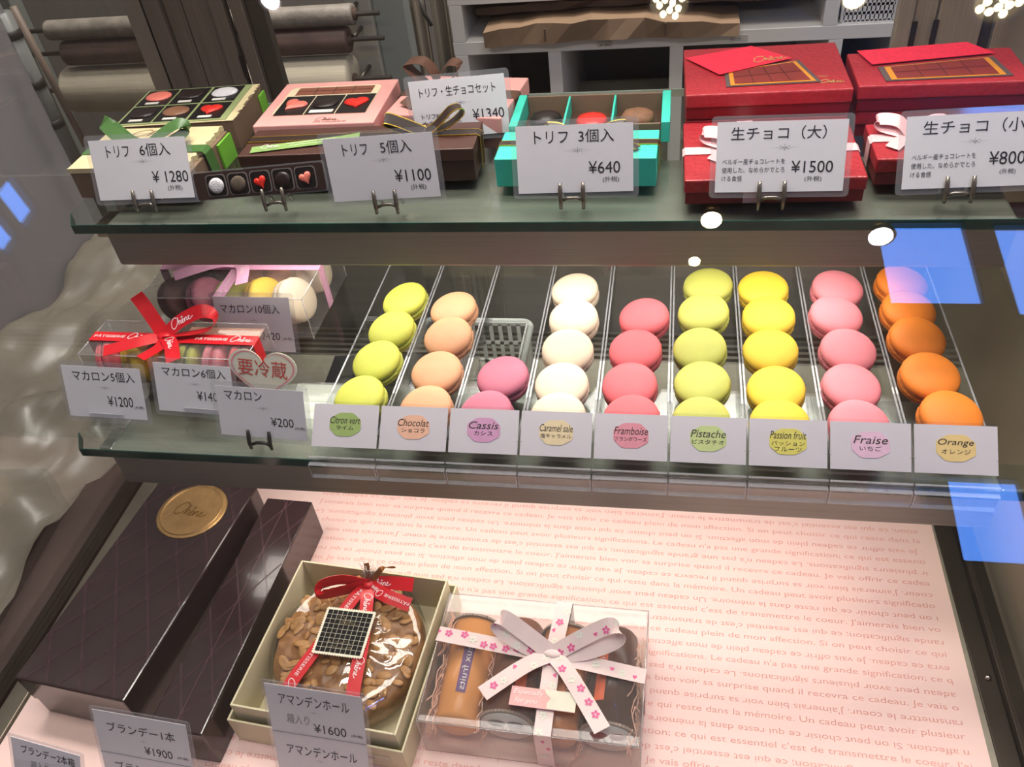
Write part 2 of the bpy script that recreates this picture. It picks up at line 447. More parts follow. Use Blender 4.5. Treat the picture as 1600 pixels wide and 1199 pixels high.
for px, py, s in ((945, 69, 'フェア'), (1156, 59, '1')):
    p = on_y(px, py, YF - .0012)
    lb = MB().box(p.x - .0125, p.x + .0125, YF - .0012, YF - .0002, p.z - .0045, p.z + .0045).build('shelf_tag', mat('tag_paper', (190, 184, 176), .6), su)
    tm = MB(); flat(tm, dashes(-.008, .008, -.0025, .0025, 4) if s != '1' else dashes(-.0015, .0015, -.002, .002, 4), 0, frame(Vector((p.x, YF - .0015, p.z)), Vector((1, 0, 0)), Vector((0, 0, 1)), Vector((0, -1, 0)))).build('lettering', ink, lb)
# brown paper bags lying folded in the big upper compartment
kraft = mat('kraft_paper', (122, 98, 76), 0.7, 0, 0.14, 14, 0.3, 90)
kraft2 = mat('kraft_paper_dark', (78, 58, 46), 0.7, 0, 0.14, 14, 0.3, 90)
def bag(x0, x1, y0, y1, z0, z1, m, label, sag=.0, tilt=0.0):
    t = thing('paper_bag', label, 'paper bag', (0, 0, 0), 0, 'folded paper bags on the shelf')
    n = 14; top = []; bot = []
    for k in range(n + 1):
        f = k / n; x = x0 + (x1 - x0) * f
        w = .5 - .5 * cos(2 * pi * f)
        zz = z0 + tilt * f - sag * w
        thick = (z1 - z0) * (.35 + .65 * (1 - abs(2 * f - .8) ** 2 * .5)) + .002 * sin(k * 2.3)
        bot.append((x, zz)); top.append((x, zz + max(thick, .006)))
    mb = MB(); vs = []; fs = []
    for y in (y0, y1):
        for (x, z) in bot: vs.append((x, y + .004 * sin(x * 60), z))
        for (x, z) in top: vs.append((x, y + .006 * sin(x * 40), z))
    k = n + 1
    for i in range(n):
        fs += [(i, i + 1, k + i + 1, k + i), (2 * k + i + 1, 2 * k + i, 3 * k + i, 3 * k + i + 1), (k + i, k + i + 1, 3 * k + i + 1, 3 * k + i), (i + 1, i, 2 * k + i, 2 * k + i + 1)]
    fs += [(0, k, 3 * k, 2 * k), (n, 2 * k + n, 3 * k + n, k + n)]
    mb.add(vs, fs); mb.build('bag_body', m, t)
    for q in (.25, .72):
        e = MB(); x = x0 + (x1 - x0) * q; e.box(x - .001, x + .001, y0 - .008, y0 - .004, z0 + tilt * q - sag * (.5 - .5 * cos(2 * pi * q)) + .006, z0 + tilt * q - sag * (.5 - .5 * cos(2 * pi * q)) + (z1 - z0) * .8)
        e.build('crease', kraft2, t)
    return t
zs = z_mid + .012
bag(x_l + .05, x_l + .46, YF - .03, YB - .05, zs, zs + .032, kraft, 'folded tan paper bag, lowest of the pile on the white shelf, its end hanging over', -.004)
bag(x_l + .03, x_r - .18, YF + .02, YB - .06, zs + .036, zs + .05, kraft2, 'dark brown paper bag lying flat on the lowest tan bag', -.004, .0)
bag(x_l + .07, x_r - .16, YF + .01, YB - .06, zs + .058, zs + .078, kraft, 'long tan paper bag in the middle of the shelf pile', -.004, .0)
bag(x_l + .02, x_r - .20, YF + .03, YB - .06, zs + .088, zs + .12, kraft2, 'dark brown paper bag on top of the shelf pile', -.004, .0)
# white perforated basket in the right upper compartment
plastic_white = mat('white_plastic', (214, 212, 210), 0.4, 0, 0.03)
def basket(name, label, x0, x1, y0, y1, z0, z1, nx, nz, m, group=None):
    t = thing(name, label, 'basket', ((x0 + x1) / 2, (y0 + y1) / 2, z0), 0, group)
    w, d, h = x1 - x0, y1 - y0, z1 - z0
    def lattice(mb, L, M, nu):
        for k in range(nu + 1):
            u = -L / 2 + L * k / nu; mb.box(u - .0022, u + .0022, -.001, .001, 0, h, M)
        for k in range(nz + 1):
            z = h * k / nz; mb.box(-L / 2, L / 2, -.001, .001, z - .0022, z + .0022, M)
    a = MB(); lattice(a, w, Matrix.Translation((0, -d / 2, 0)), nx); lattice(a, w, Matrix.Translation((0, d / 2, 0)), nx)
    rz = Matrix.Rotation(pi / 2, 4, 'Z'); ny = max(3, int(nx * d / w))
    lattice(a, d, Matrix.Translation((-w / 2, 0, 0)) @ rz, ny); lattice(a, d, Matrix.Translation((w / 2, 0, 0)) @ rz, ny)
    a.build('side_lattice', m, t)
    r = MB(); q = rounded(w + .01, d + .01, .012, 5)
    r.tube([(x, y, h) for x, y in q] + [(q[0][0], q[0][1], h)], .0035, 8); r.build('rim', m, t)
    MB().box(-w / 2, w / 2, -d / 2, d / 2, -.0005, .002).build('base', m, t)
    return t
basket('plastic_basket', 'white perforated plastic basket in the right compartment of the shelving unit', vx(1318, 22), vx(1400, 20), YF + .01, YF + .2, z_mid + .0125, z_mid + .075, 12, 5, plastic_white)
# boxes and papers in the lower compartments
card_grey = mat('grey_board', (150, 144, 132), .6, 0, .05, 9)
zb = z_low + .012
t = thing('carton_lid', 'pale flat carton lid in the lower middle compartment of the white shelf', 'box', ((xs_lo[1] + xs_lo[2]) / 2, YF + .15, zb))
MB().box(-.12, .125, -.12, .12, 0, .06).build('carton_body', card_grey, t, .002)
f = MB().box(-.122, .127, -.125, .125, .06, .075); f.build('carton_top', mat('pale_board', (170, 164, 150), .6), t, .002)
sg = MB(); flat(sg, signature(-.02, .03, .025, .05), 0, frame(Vector((0, -.1206, 0)), Vector((1, 0, 0)), Vector((0, 0, 1)), Vector((0, -1, 0)))); sg.build('lettering', ink, t)
for k in range(4):
    s = MB().box(xs_lo[0] + .03, xs_lo[1] - .02 - .006 * k, YF + .02 + .01 * k, YF + .25, zb + .011 * k, zb + .010 + .011 * k).build('paper_stack', mat('pale_board', (170, 164, 150)), None, .001)
    tag(s, ['pale board sheet lying at the bottom of the small shelf pile', 'second pale board sheet up in the small shelf pile', 'third pale board sheet up in the small shelf pile', 'pale board sheet on top of the small shelf pile'][k], 'paper', 'board sheets in the small compartment')
t = thing('chiller_lid', 'dark blue-grey lidded container below the white shelf on the right', 'container', ((vx(1300, 90) + vx(1400, 90)) / 2, YF + .12, zb))
MB().box(-.11, .09, -.1, .1, 0, .10).build('container_body', mat('blue_grey_plastic', (72, 82, 100), .25, 0, .05), t, .004)
MB().box(-.115, .095, -.105, .105, .10, .115).build('container_lid', mat('slate_plastic', (46, 50, 58), .2, 0, .05), t, .003)
# curtain-like roll of grey cloth beside the shelving unit
t = thing('hanging_cloth', 'grey and brown cloths hanging left of the white shelving unit', 'cloth', (0, 0, 0))
for k, (pa, pb, m) in enumerate(((622, 664, mat('taupe_cloth', (128, 118, 106), .9, 0, .1, 5)), (655, 712, mat('grey_cloth', (116, 110, 98), .9, 0, .1, 5)))):
    xa, xb = vx(pa, 40) , vx(pb, 40); mb = MB(); pts = []
    for i in range(25):
        f = i / 24; pts.append((xa + (xb - xa) * f, YF + .03 + .05 * k + .012 * sin(f * 17 + k)))
    vs = []; fs = []
    for z in (-.45, .95):
        for off in (0, .004): vs += [(x + .01 * sin(z), y + off, z) for x, y in pts]
    n = 25
    for i in range(n - 1):
        fs += [(i, i + 1, 2 * n + i + 1, 2 * n + i), (n + i + 1, n + i, 3 * n + i, 3 * n + i + 1), (2 * n + i, 2 * n + i + 1, 3 * n + i + 1, 3 * n + i)]
    mb.add(vs, fs, None, True); mb.build('cloth_panel', m, t)
tb = MB(); tb.tube([on_y(655, -8, YF - .01), on_y(662, 20, YF - .015), on_y(674, 40, YF - .01)], .0035, 6); tb.build('tie_cord', frame_dark, t)
# wall of the paper roll rack: pale post and three rolls on rods
YR = .80
def rx(px, py): return on_y(px, py, YR).x
def rz_(px, py): return on_y(px, py, YR).z
rk = thing('roll_rack', 'metal rack with rods that carries the paper rolls behind the case', 'rack', (0, 0, 0))
grey_paint = mat('grey_green_paint', (132, 136, 130), .5, 0, .05, 5)
p0 = on_y(575, 40, YR + .08); p1 = on_y(45, 60, YR + .08)
MB().box(p0.x - .02, p0.x + .02, YR + .05, YR + .08, -.6, .75).build('upright', mat('pale_paint', (150, 146, 136), .5), rk, .002)
MB().box(p0.x + .02, p0.x + .07, YR + .06, YR + .09, -.6, .75).build('upright', grey_paint, rk, .002)
MB().box(p1.x - .02, p1.x + .02, YR + .05, YR + .08, -.6, .75).build('upright', grey_paint, rk, .002)
roll_specs = [
    ('white lined paper roll on the lowest rod of the rack behind the case', (110, 555), (95, 170), 132, mat('lined_white_paper', (178, 168, 148), .7, 0, .10, 120, .4, 500, stretch=(.05, 1, 1)), .036),
    ('dull brown paper roll on the middle rod of the rack behind the case', (100, 548), (50, 80), 72, mat('brown_roll_paper', (92, 72, 64), .6, 0, .2, 30), .019),
    ('thin fuzzy grey film roll on the upper rod of the rack behind the case', (70, 555), (28, 52), 34, mat('grey_film_roll', (128, 120, 110), .5, 0, .25, 60, .5, 200), .015)]
for lab, (xa, xb), _, yc, m, rad in roll_specs:
    c0 = on_y(330, yc, YR); xa_, xb_ = rx(xa, yc), rx(xb, yc)
    t = thing('paper_roll', lab, 'paper roll', (0, YR, c0.z), 0, 'rolls on the rack')
    ax = Matrix.Translation((xa_, 0, 0)) @ Matrix.Rotation(pi / 2, 4, 'Y')
    L = xb_ - xa_
    MB().lathe([(.008, 0), (rad * .96, 0), (rad, .004), (rad, L - .004), (rad * .96, L), (.008, L)], 32, ax).build('roll', m, t)
    MB().lathe([(.0085, -.004), (.0085, L + .004)], 16, ax).build('core', kraft2, t)
    rd = MB(); rd.tube([(p1.x - .03, YR, c0.z), (p0.x + .05, YR, c0.z)], .0035, 10); rd.tube([(p1.x, YR, c0.z), (p1.x, YR + .06, c0.z)], .003, 8); rd.tube([(p0.x, YR, c0.z), (p0.x, YR + .06, c0.z)], .003, 8)
    rd.build('rod', steel_dark, rk)
# clear tube posts with dark clips at the far left
YT = .62
def tube_post(a, b, r, label, m):
    t = thing('tube_post', label, 'post', (0, 0, 0), 0, 'posts at the left back corner')
    MB().tube([a, b], r, 12).build('tube', m, t)
    return t
pt = tube_post(on_y(0, 20, YT), on_y(120, 270, YT), .014, 'greyish clear tube post with dark clips left of the paper rolls', mat('frosted_tube', (120, 120, 118), .35, 0, .1, 10))
a, b_ = on_y(0, 20, YT), on_y(120, 270, YT)
for f in (.12, .41, .66):
    c = a.lerp(b_, f); d = (b_ - a).normalized()
    MB().tube([c - d * .006, c + d * .006], .0155, 12).build('clip', mat('dark_clip', (40, 32, 28), .5), pt)
tube_post(on_y(20, 10, YT - .03), on_y(134, 228, YT - .03), .0045, 'thin beige rod slanting beside the clear tube post', mat('beige_rod', (122, 104, 92), .5))

# ------------------------------------------------------------------ display case
case = thing('display_case', 'glass bakery display case with steel frame holding shelves of sweets', 'display case', (.16, .1, DECK))
def cbuild(mb, name, m, bevel=0.0):
    o = mb.build(name, m, case, bevel); o.matrix_parent_inverse = Matrix.Translation((-.16, -.1, -DECK)); return o
XL, XR = -.305, .64
cbuild(MB().box(XL, .532, -.262, .372, DECK - .02, DECK), 'deck', mat('deck_steel', (150, 142, 128), .4, .25, .08, 12, stretch=(.3, 8, 8)))
g = MB(); g.box(XL, .532, .372, .44, DECK - .03, DECK - .022)
for k in range(6): g.box(XL, .532, .376 + .011 * k, .381 + .011 * k, DECK - .022, DECK - .004)
cbuild(g, 'vent_grille', steel)
g = MB(); g.box(.532, .548, -.262, .44, DECK - .02, DECK + .002); g.box(.548, .553, -.262, .44, DECK - .02, DECK + .010); g.box(.553, .572, -.262, .44, DECK - .02, DECK - .012)
cbuild(g, 'side_rail', mat('rail_dark', (58, 50, 44), .35, .7, .1, 20), .0008)
for y in (-.02, -.11): cbuild(MB().lathe([(0, .0035), (.002, .003), (.003, 0)], 12, Matrix.Translation((.541, y, DECK + .002))), 'rail_screw', chrome)
cbuild(MB().box(XL + .002, XL + .02, -.262, .37, DECK, DECK + .004), 'side_rail', mat('rail_grey', (120, 112, 100), .4, .7, .1, 20), .0008)
cbuild(MB().box(XL, .60, .455, .46, DECK - .04, MID + .02), 'back_panel', mat('back_steel', (120, 114, 104), .45, .25, .1, 10, stretch=(.3, 8, 8)))
# back posts: stainless door stiles
post_m = mat('door_stile_steel', (116, 106, 98), .38, .45, .12, 30, stretch=(20, 20, .4))
YP = .44
def px_at(px, py): return on_y(px, py, YP).x
zlo, zhi = -.1, .50
def post(pxs, py, names):
    for (a, b, dy, m) in pxs:
        x0, x1 = px_at(a, py), px_at(b, py)
        cbuild(MB().box(x0 + .0006, x1 - .0006, YP + dy, YP + dy + .012, zlo, zhi), names, m, .0008)
sd = mat('dark_stile_steel', (72, 66, 60), .45, .4, .1, 30)  # darker steel tone for some of the set-back stiles
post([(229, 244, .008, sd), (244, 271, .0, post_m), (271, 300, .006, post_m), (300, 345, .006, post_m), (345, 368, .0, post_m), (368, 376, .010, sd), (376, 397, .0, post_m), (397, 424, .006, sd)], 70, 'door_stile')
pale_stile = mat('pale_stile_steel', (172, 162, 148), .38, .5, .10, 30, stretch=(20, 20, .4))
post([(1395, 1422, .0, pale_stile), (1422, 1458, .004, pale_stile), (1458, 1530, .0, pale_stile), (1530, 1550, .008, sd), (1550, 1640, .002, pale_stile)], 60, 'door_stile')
for px, py in ((381, 104), (1426, 54), (1459, 52)):
    p = on_y(px, py, YP - .001)
    cbuild(MB().box(p.x - .0025, p.x + .0025, YP - .0015, YP - .0002, p.z - .012, p.z + .012), 'finger_slot', mat('slot_black', (28, 20, 16), .6))
for q in ((XL, XL + .02, YP, YP + .03, zlo, zhi), (XL, XR, YP, YP + .03, zhi, zhi + .03)): cbuild(MB().box(*q), 'back_frame', steel)
# end panels
cbuild(MB().hexa([(XL - .006, -.262, DECK - .02), (XL, -.262, DECK - .02), (XL, .45, DECK - .02), (XL - .006, .45, DECK - .02)], [(XL - .006, .36, .52), (XL, .36, .52), (XL, .45, .52), (XL - .006, .45, .52)]), 'end_glass', glass('end_glass', (.86, .87, .87), .08))
cbuild(MB().hexa([(.575, -.262, DECK - .02), (.581, -.262, DECK - .02), (.581, .45, DECK - .02), (.575, .45, DECK - .02)], [(.575, .36, .52), (.581, .36, .52), (.581, .45, .52), (.575, .45, .52)]), 'end_panel', mat('beige_end_panel', (158, 146, 128), .35, .3, .05, 4, stretch=(1, 3, .4)))
# sloping front glass and its top cover
SL = .82
def gy(z): return -.245 + SL * (z + .2)
nrm = Vector((0, -1, SL)).normalized() * .006
def gp(x, z): return Vector((x, gy(z), z))
bl, br, tr_, tl = gp(XL, DECK), gp(.575, DECK), gp(.575, .50), gp(XL, .50)
cbuild(MB().hexa([bl + nrm, br + nrm, br, bl], [tl + nrm, tr_ + nrm, tr_, tl]), 'front_glass', clear)
cbuild(MB().box(XL, .581, .34, .46, .505, .52), 'top_cover', steel)
cbuild(MB().box(XL + .04, .54, .10, .2, .475, .485), 'key_light_housing', steel)  # unseen housing added over the upper shelf's key light
cbuild(MB().box(XL, .581, -.29, -.262, DECK - .16, DECK + .005), 'front_rail', steel, .001)

# glass shelves and the steel lamp housings that carry them
def shelf(name, label, y0, y1, z, x0, x1):
    t = thing(name, label, 'shelf', ((x0 + x1) / 2, (y0 + y1) / 2, z - .008))
    hx, hy = (x1 - x0) / 2, (y1 - y0) / 2; c = .012
    poly = [(-hx + c, -hy + .001), (hx, -hy + .001), (hx, hy), (-hx, hy), (-hx, -hy + c * 1.6)]
    MB().prism(poly, .0001, .0079).build('pane', shelf_glass, t)
    e = MB().box(-hx + c, hx, -hy, -hy + .001, 0, .008)
    e.hexa([(-hx + c, -hy, 0), (-hx + c, -hy + .001, 0), (-hx + .001, -hy + c * 1.6, 0), (-hx, -hy + c * 1.6, 0)], [(-hx + c, -hy, .008), (-hx + c, -hy + .001, .008), (-hx + .001, -hy + c * 1.6, .008), (-hx, -hy + c * 1.6, .008)])
    e.build('polished_edge', glass_edge, t)
    MB().box(-hx + c, hx, hy - .001, hy, 0.0005, .0075).build('back_edge', mat('pale_glass_edge', (150, 160, 150), .2), t)
    return t
shelf('glass_shelf', 'upper green-edged glass shelf carrying the chocolate boxes', .116, .352, TOP, -.222, .574)
shelf('glass_shelf', 'middle green-edged glass shelf carrying the macaron trays', .005, .30, MID, -.222, .574)
def lamp_housing(label, y0, y1, z0, z1, x0, x1):
    t = thing('shelf_light', label, 'light', ((x0 + x1) / 2, (y0 + y1) / 2, z0), 0, 'steel shelf lights')
    hx, hy, h = (x1 - x0) / 2, (y1 - y0) / 2, z1 - z0
    MB().box(-hx, hx, -hy, hy, .006, h).build('housing', housing_steel, t, .002)
    MB().tube([(-hx + .03, 0, .002), (hx - .03, 0, .002)], .003, 10).build('lamp_tube', emit('tube_glow', (255, 246, 232), 6.0), t)
    for q0, q1 in ((-hx - .012, -hx), (hx, hx + .03)): MB().box(q0, q1, -hy + .004, -hy + .03, h - .012, h - .001).build('bracket', chrome, t, .001)
    return t
lamp_housing('brushed steel lamp housing under the upper glass shelf', .126, .228, .098, .1415, -.19, .512)
lamp_housing('brushed steel lamp housing under the middle glass shelf', .012, .106, -.054, -.0085, -.19, .512)

# outside the left end: grey panel, wooden edge, plastic sheet
structure('trim_1', MB().box(-.62, -.601, .02, .62, -.199, .9), mat('grey_side_panel', (150, 144, 146), .6, 0, .08, 3))
t = thing('neighbour_counter', 'dark red-brown counter standing left of the display case', 'counter', (-.62, 0, -1.0))
MB().box(-.25, .1, -.7, .62, 0, .78).build('counter_body', mat('dark_red_wood', (66, 24, 18), .4, 0, .25, 10, stretch=(2, 2, .3)), t, .003)
MB().box(-.26, .11, -.71, .63, .78, .80).build('counter_top', mat('brown_counter_top', (96, 82, 72), .4, 0, .1, 8), t, .002)
def crumpled(x0, x1, y0, y1, z, amp, n, m, name, label, th=.001, slope=(0, 0)):
    vs = []; fs = []
    for s in (0, 1):
        for j in range(n + 1):
            for i in range(n + 1):
                x = x0 + (x1 - x0) * i / n; y = y0 + (y1 - y0) * j / n
                q = noise.noise((x * 9, y * 9, 1.3)) + .5 * noise.noise((x * 23, y * 23, 4.1)) + .3 * abs(noise.noise((x * 40, y * 30, 2)))
                vs.append((x + .02 * noise.noise((x * 5, y * 11, 7)), y, z + amp * (q + 1.2) + slope[0] * (x - x0) + slope[1] * (y - y0) + (th if s else 0)))
    k = (n + 1) ** 2
    for j in range(n):
        for i in range(n):
            a = j * (n + 1) + i
            fs += [(a + 1, a, a + n + 1, a + n + 2), (k + a, k + a + 1, k + a + n + 2, k + a + n + 1)]
    o = MB().add(vs, fs, None, True).build(name, m)
    return tag(o, label, 'plastic sheet')
crumpled(-.60, -.34, -.10, .62, -.20, .035, 44, mat('grey_plastic_film', (122, 114, 102), .35, 0, .12, 12), 'plastic_sheet', 'crumpled grey plastic sheet lying on the counter left of the case')

# ================================================================== PRICE CARDS
def card(label, px, base, lean, lines, margin=.004, extra=None, group='laminated price cards', orn=(.53, .63, .13), hand=None, cut=None, name='price_card', laminated=True):
    """px: TL, TR, BR, BL of the white paper in the photo; base: a world point the card plane passes through."""
    th = radians(lean); n = Vector((0, -cos(th), sin(th)))
    TL, TR, BR, BL = [on_plane(x, y, Vector(base), n) for x, y in px]
    c = (TL + TR + BR + BL) / 4
    x = ((TR - TL) + (BR - BL)).normalized(); y = n.cross(x).normalized()
    w = ((TR - TL).length + (BR - BL).length) / 2
    h = (((TL - BL) + (TR - BR)) / 2).dot(y)
    t = thing(name, label, 'price card', group=group, M=frame(c - y * h / 2, x, y, n))
    W, H = w, h
    if laminated:
        MB().prism(rounded(W + 2 * margin, H + 2 * margin, .003, 4, 0, H / 2), -.0004, .0004).build('lamination_pouch', pouch, t)
    MB().prism([(-W / 2, 0), (W / 2, 0), (W / 2, H), (-W / 2, H)], .0005, .0008).build('paper', paper, t)
    tx = MB()
    for s, x0, x1, y0, y1 in lines:
        flat(tx, fit_text(s, (x0 - .5) * W, (x1 - .5) * W, y0 * H, y1 * H), .0010)
    tx.build('lettering', ink, t)
    if orn:
        om = MB()
        for (ox, oy, ow) in ([orn] if not isinstance(orn, list) else orn):
            ornament(om, (ox - .5) * W, oy * H, ow * W, .0010)
        om.build('ornament', ink_grey, t)
    if hand:
        hm = MB()
        for s, x0, x1, y0, y1 in hand: flat(hm, fit_text(s, (x0 - .5) * W, (x1 - .5) * W, y0 * H, y1 * H, .2), .0010)
        hm.build('handwriting', ink_grey, t)
    t['_w'] = W; t['_h'] = H
    return t, c, x, y, n, W, H
def clip_stand(label, at, x, n, y, gap, z0, m, group='clip stands on the glass shelves', kind='card_stand'):
    """Two-prong stand: at = middle of the card's lower edge, card axes x, y, n; feet reach down to z0."""
    t = thing(kind, label, 'card stand', (at.x, at.y, z0), 0, group)
    inv = Matrix.Translation(-Vector((at.x, at.y, z0)))
    for s in (-1, 1):
        c = at + x * (s * gap)
        mb = MB()
        f = c + n * .0032
        mb.tube([inv @ (f + y * .0085), inv @ (f + y * .004), inv @ (f - y * .0025), inv @ Vector((f.x, f.y - .001, z0 + .0012)), ], [.0013, .0017, .0017, .0013], 10)
        mb.build('prong', m, t)
        b2 = MB(); b2.tube([inv @ (c - n * .002 + y * .006), inv @ Vector((c.x, c.y + .012, z0 + .0012))], .0012, 8); b2.build('rear_leg', m, t)
    br = MB(); c = at + n * .0006 - y * .0052
    a, b = c - x * gap, c + x * gap
    br.tube([inv @ a, inv @ (a.lerp(b, .3) + y * .002), inv @ (a.lerp(b, .7) + y * .002), inv @ b], .0014, 8); br.build('cross_bar', m, t)
    return t
smoked = mat('smoked_stand_plastic', (120, 112, 104), .15, .6, .1, 60)
TAX = '(外税)'
def top_card(label, px, foot, lean, lines, stand_label, **kw):
    z0 = TOP; p = on_z(*foot, z0); base = (0, p.y + .003, z0 + .010)
    t, c, x, y, n, W, H = card(label, px, base, lean, lines, **kw)
    if stand_label:
        q = on_plane(foot[0], (px[2][1] + px[3][1]) / 2 + 2, Vector(base), n)
        clip_stand(stand_label, q, x, n, y, .0085, z0, smoked)
    return t
top_card('white price card reading 6 pieces 1280 yen, on a clip stand before the green-ribbon box', [(140, 220), (292, 213), (302, 308), (156, 314)], (228, 332), 22,
    [('トリフ', .17, .41, .71, .90), ('6個入', .52, .83, .71, .92), ('¥ 1280', .60, .97, .27, .46), (TAX, .74, .89, .12, .22)], 'clip stand holding the 1280 yen card')
top_card('white price card reading 5 pieces 1100 yen, before the brown ribboned box', [(505, 217), (676, 206), (688, 306), (522, 316)], (604, 335), 13,
    [('トリフ', .17, .40, .72, .90), ('5個入', .52, .80, .72, .92), ('¥1100', .61, .94, .27, .46), (TAX, .74, .88, .12, .22)], 'clip stand holding the 1100 yen card')
top_card('white price card reading 3 pieces 640 yen, on a clip stand before the turquoise box', [(806, 199), (990, 190), (989, 299), (810, 302)], (894, 328), 18,
    [('トリフ', .16, .45, .74, .92), ('3個入', .54, .84, .74, .93), ('¥640', .62, .89, .28, .46), (TAX, .74, .88, .14, .23)], 'clip stand holding the 640 yen card')
top_card('white price card reading large raw chocolate 1500 yen, before the ribboned red box', [(1123, 190), (1325, 187), (1318, 297), (1115, 302)], (1205, 330), 22,
    [('生チョコ（大）', .11, .84, .74, .93), ('ベルギー産チョコレートを', .05, .54, .40, .48), ('使用した、なめらかでとろ', .05, .54, .28, .36), ('ける食感', .05, .21, .16, .24), ('¥1500', .59, .91, .27, .44), (TAX, .70, .83, .14, .22)], 'clip stand holding the 1500 yen card')
top_card('white price card reading small raw chocolate 800 yen, before the small red box', [(1417, 183), (1622, 172), (1618, 289), (1408, 296)], (1498, 318), 24,
    [('生チョコ（小）', .13, .93, .74, .93), ('ベルギー産チョコレートを', .06, .55, .40, .48), ('使用した、なめらかでとろ', .06, .55, .28, .36), ('ける食感', .06, .22, .16, .24), ('¥800', .65, .92, .30, .48), (TAX, .74, .86, .16, .24)], 'clip stand holding the 800 yen card')
card('white price card reading truffle and raw chocolate set 1340 yen, leaning behind the brown box', [(635, 128), (791, 114), (794, 206), (655, 218)], (0, .238, .17), 12,
    [('トリフ・生チョコセット', .10, .90, .71, .88), ('トリフ8個と', .09, .38, .33, .43), ('生チョコ10個の', .09, .50, .20, .30), ('¥1340', .63, .96, .27, .45), (TAX, .78, .90, .13, .20)], orn=(.52, .58, .14))

# ================================================================== CHOCOLATE BOXES, UPPER SHELF
pink_card = mat('pink_box_card', (236, 168, 160), .5, 0, .03, 30, .15, 900)
brown_card = mat('brown_box_card', (92, 62, 52), .45, 0, .08, 30)
choc_card = mat('dark_brown_box_card', (76, 46, 38), .42, 0, .06, 40, .1, 700)
teal_card = mat('turquoise_box_card', (64, 205, 180), .5, 0, .03, 40)
taupe_card = mat('taupe_box_card', (128, 104, 84), .5, 0, .06, 40)
parchment = mat('parchment_print', (222, 206, 160), .55, 0, .10, 55)
red_card = mat('red_embossed_card', (166, 40, 48), .38, 0, .10, 300, .8, 260)
lime_card = mat('lime_box_card', (120, 190, 60), .5, 0, .04)
green_satin = mat('green_satin', (74, 112, 58), .32, 0, .12, 40)
dark_satin = mat('dark_brown_satin', (52, 38, 32), .35, 0, .1, 60)
gold_thread = mat('gold_thread', (226, 188, 70), .28, .8, .35, 900)
pink_satin = mat('pink_satin', (240, 190, 192), .35, 0, .05, 60)
brown_satin = mat('brown_satin', (100, 70, 56), .35, 0, .08, 60)
ch_dark = mat('dark_chocolate', (40, 30, 28), .35, 0, .2, 80, .3, 200)
ch_milk = mat('milk_chocolate', (140, 98, 74), .35, 0, .1, 60)
ch_red = mat('red_chocolate', (226, 52, 42), .25, 0, .05)
ch_pink = mat('pink_chocolate', (238, 128, 112), .3, 0, .05)
ch_white = mat('sugar_white', (214, 210, 212), .8, 0, .06, 200, .6, 600)
black_tray = mat('black_tray', (30, 26, 26), .35, 0, .1)
label_white = mat('small_label', (230, 224, 214), .6)
gold_foil = mat('gold_foil', (190, 150, 98), .38, .6, .12, 90, .6, 240)

def heart(r, n=24):
    p = []
    for k in range(n):
        t = 2 * pi * k / n
        p.append((r * (16 * sin(t) ** 3) / 17, r * (13 * cos(t) - 5 * cos(2 * t) - 2 * cos(3 * t) - cos(4 * t)) / 17))
    return p[::-1]
def oval(a, b, n=24): return [(a * cos(2 * pi * k / n), b * sin(2 * pi * k / n)) for k in range(n)]
def dome(mb, poly, h, M):
    """A low rounded relief over an outline."""
    n = len(poly); vs = []; fs = []
    for s, z in ((1, 0), (.97, .35), (.86, .7), (.62, .92), (.25, 1)):
        vs += [(x * s, y * s, z * h) for x, y in poly]
    for k in range(4): fs += [(k * n + i, k * n + (i + 1) % n, (k + 1) * n + (i + 1) % n, (k + 1) * n + i) for i in range(n)]
    fs += [tuple(range(4 * n, 5 * n)), tuple(range(n - 1, -1, -1))]
    return mb.add(vs, fs, M, True)
def gold_ribbon(S, t, nm='ribbon'):
    a = MB(); S.add(a); r = a.build(nm, dark_satin, t)
    g = MB(); w = S.w / 2; S.add(g, -w, -w + .0007, .0008); S.add(g, w - .0007, w, .0008); g.build('gold_edge', gold_thread, r)
    return r

# --- parchment six-piece box with the green ribbon, front of the left end
t = thing('truffle_box', 'parchment-topped brown box tied with green ribbon, behind the 1280 yen card', 'box', (-.170, .198, TOP))
MB().box(-.056, .056, -.037, .038, 0, .0235).build('base', taupe_card, t, .0008)
def torn(x0, x1, y0, y1, z0, z1, seed, edges='r'):
    random.seed(seed); p = []
    n = 26
    p += [(x0 + (x1 - x0) * k / n, y0) for k in range(n)]
    p += [(x1 + random.uniform(-.0025, .0015), y0 + (y1 - y0) * k / n) for k in range(n)]
    p += [(x1 - (x1 - x0) * k / n, y1) for k in range(n)]
    p += [(x0 + random.uniform(-.0005, .0005), y1 - (y1 - y0) * k / n) for k in range(n)]
    return MB().prism(p, z0, z1)
torn(-.0565, .053, -.0375, .0385, .0237, .028, 3).build('parchment_lid', parchment, t)
MB().box(.0565, .0585, .012, .038, 0, .022).build('inner_sleeve', lime_card, t)
wm = MB(); flat(wm, signature(-.03, .02, .021, .034, .06), .0283); flat(wm, fit_text('PÂTISSERIE', -.02, .03, -.028, -.024), .0283); wm.build('lettering', mat('sepia_ink', (150, 112, 70), .6), t)
bw = .013
S = Strip([(-.0575, -.006, .002), (-.0575, -.006, .0285), (-.04, -.006, .0288), (.04, -.006, .0288), (.0562, -.006, .0288), (.0585, -.006, .026), (.0597, -.006, .012), (.0602, -.006, .001)], bw, (0, 1, 0), 1)
a = MB(); S.add(a); band = a.build('ribbon', green_satin, t)
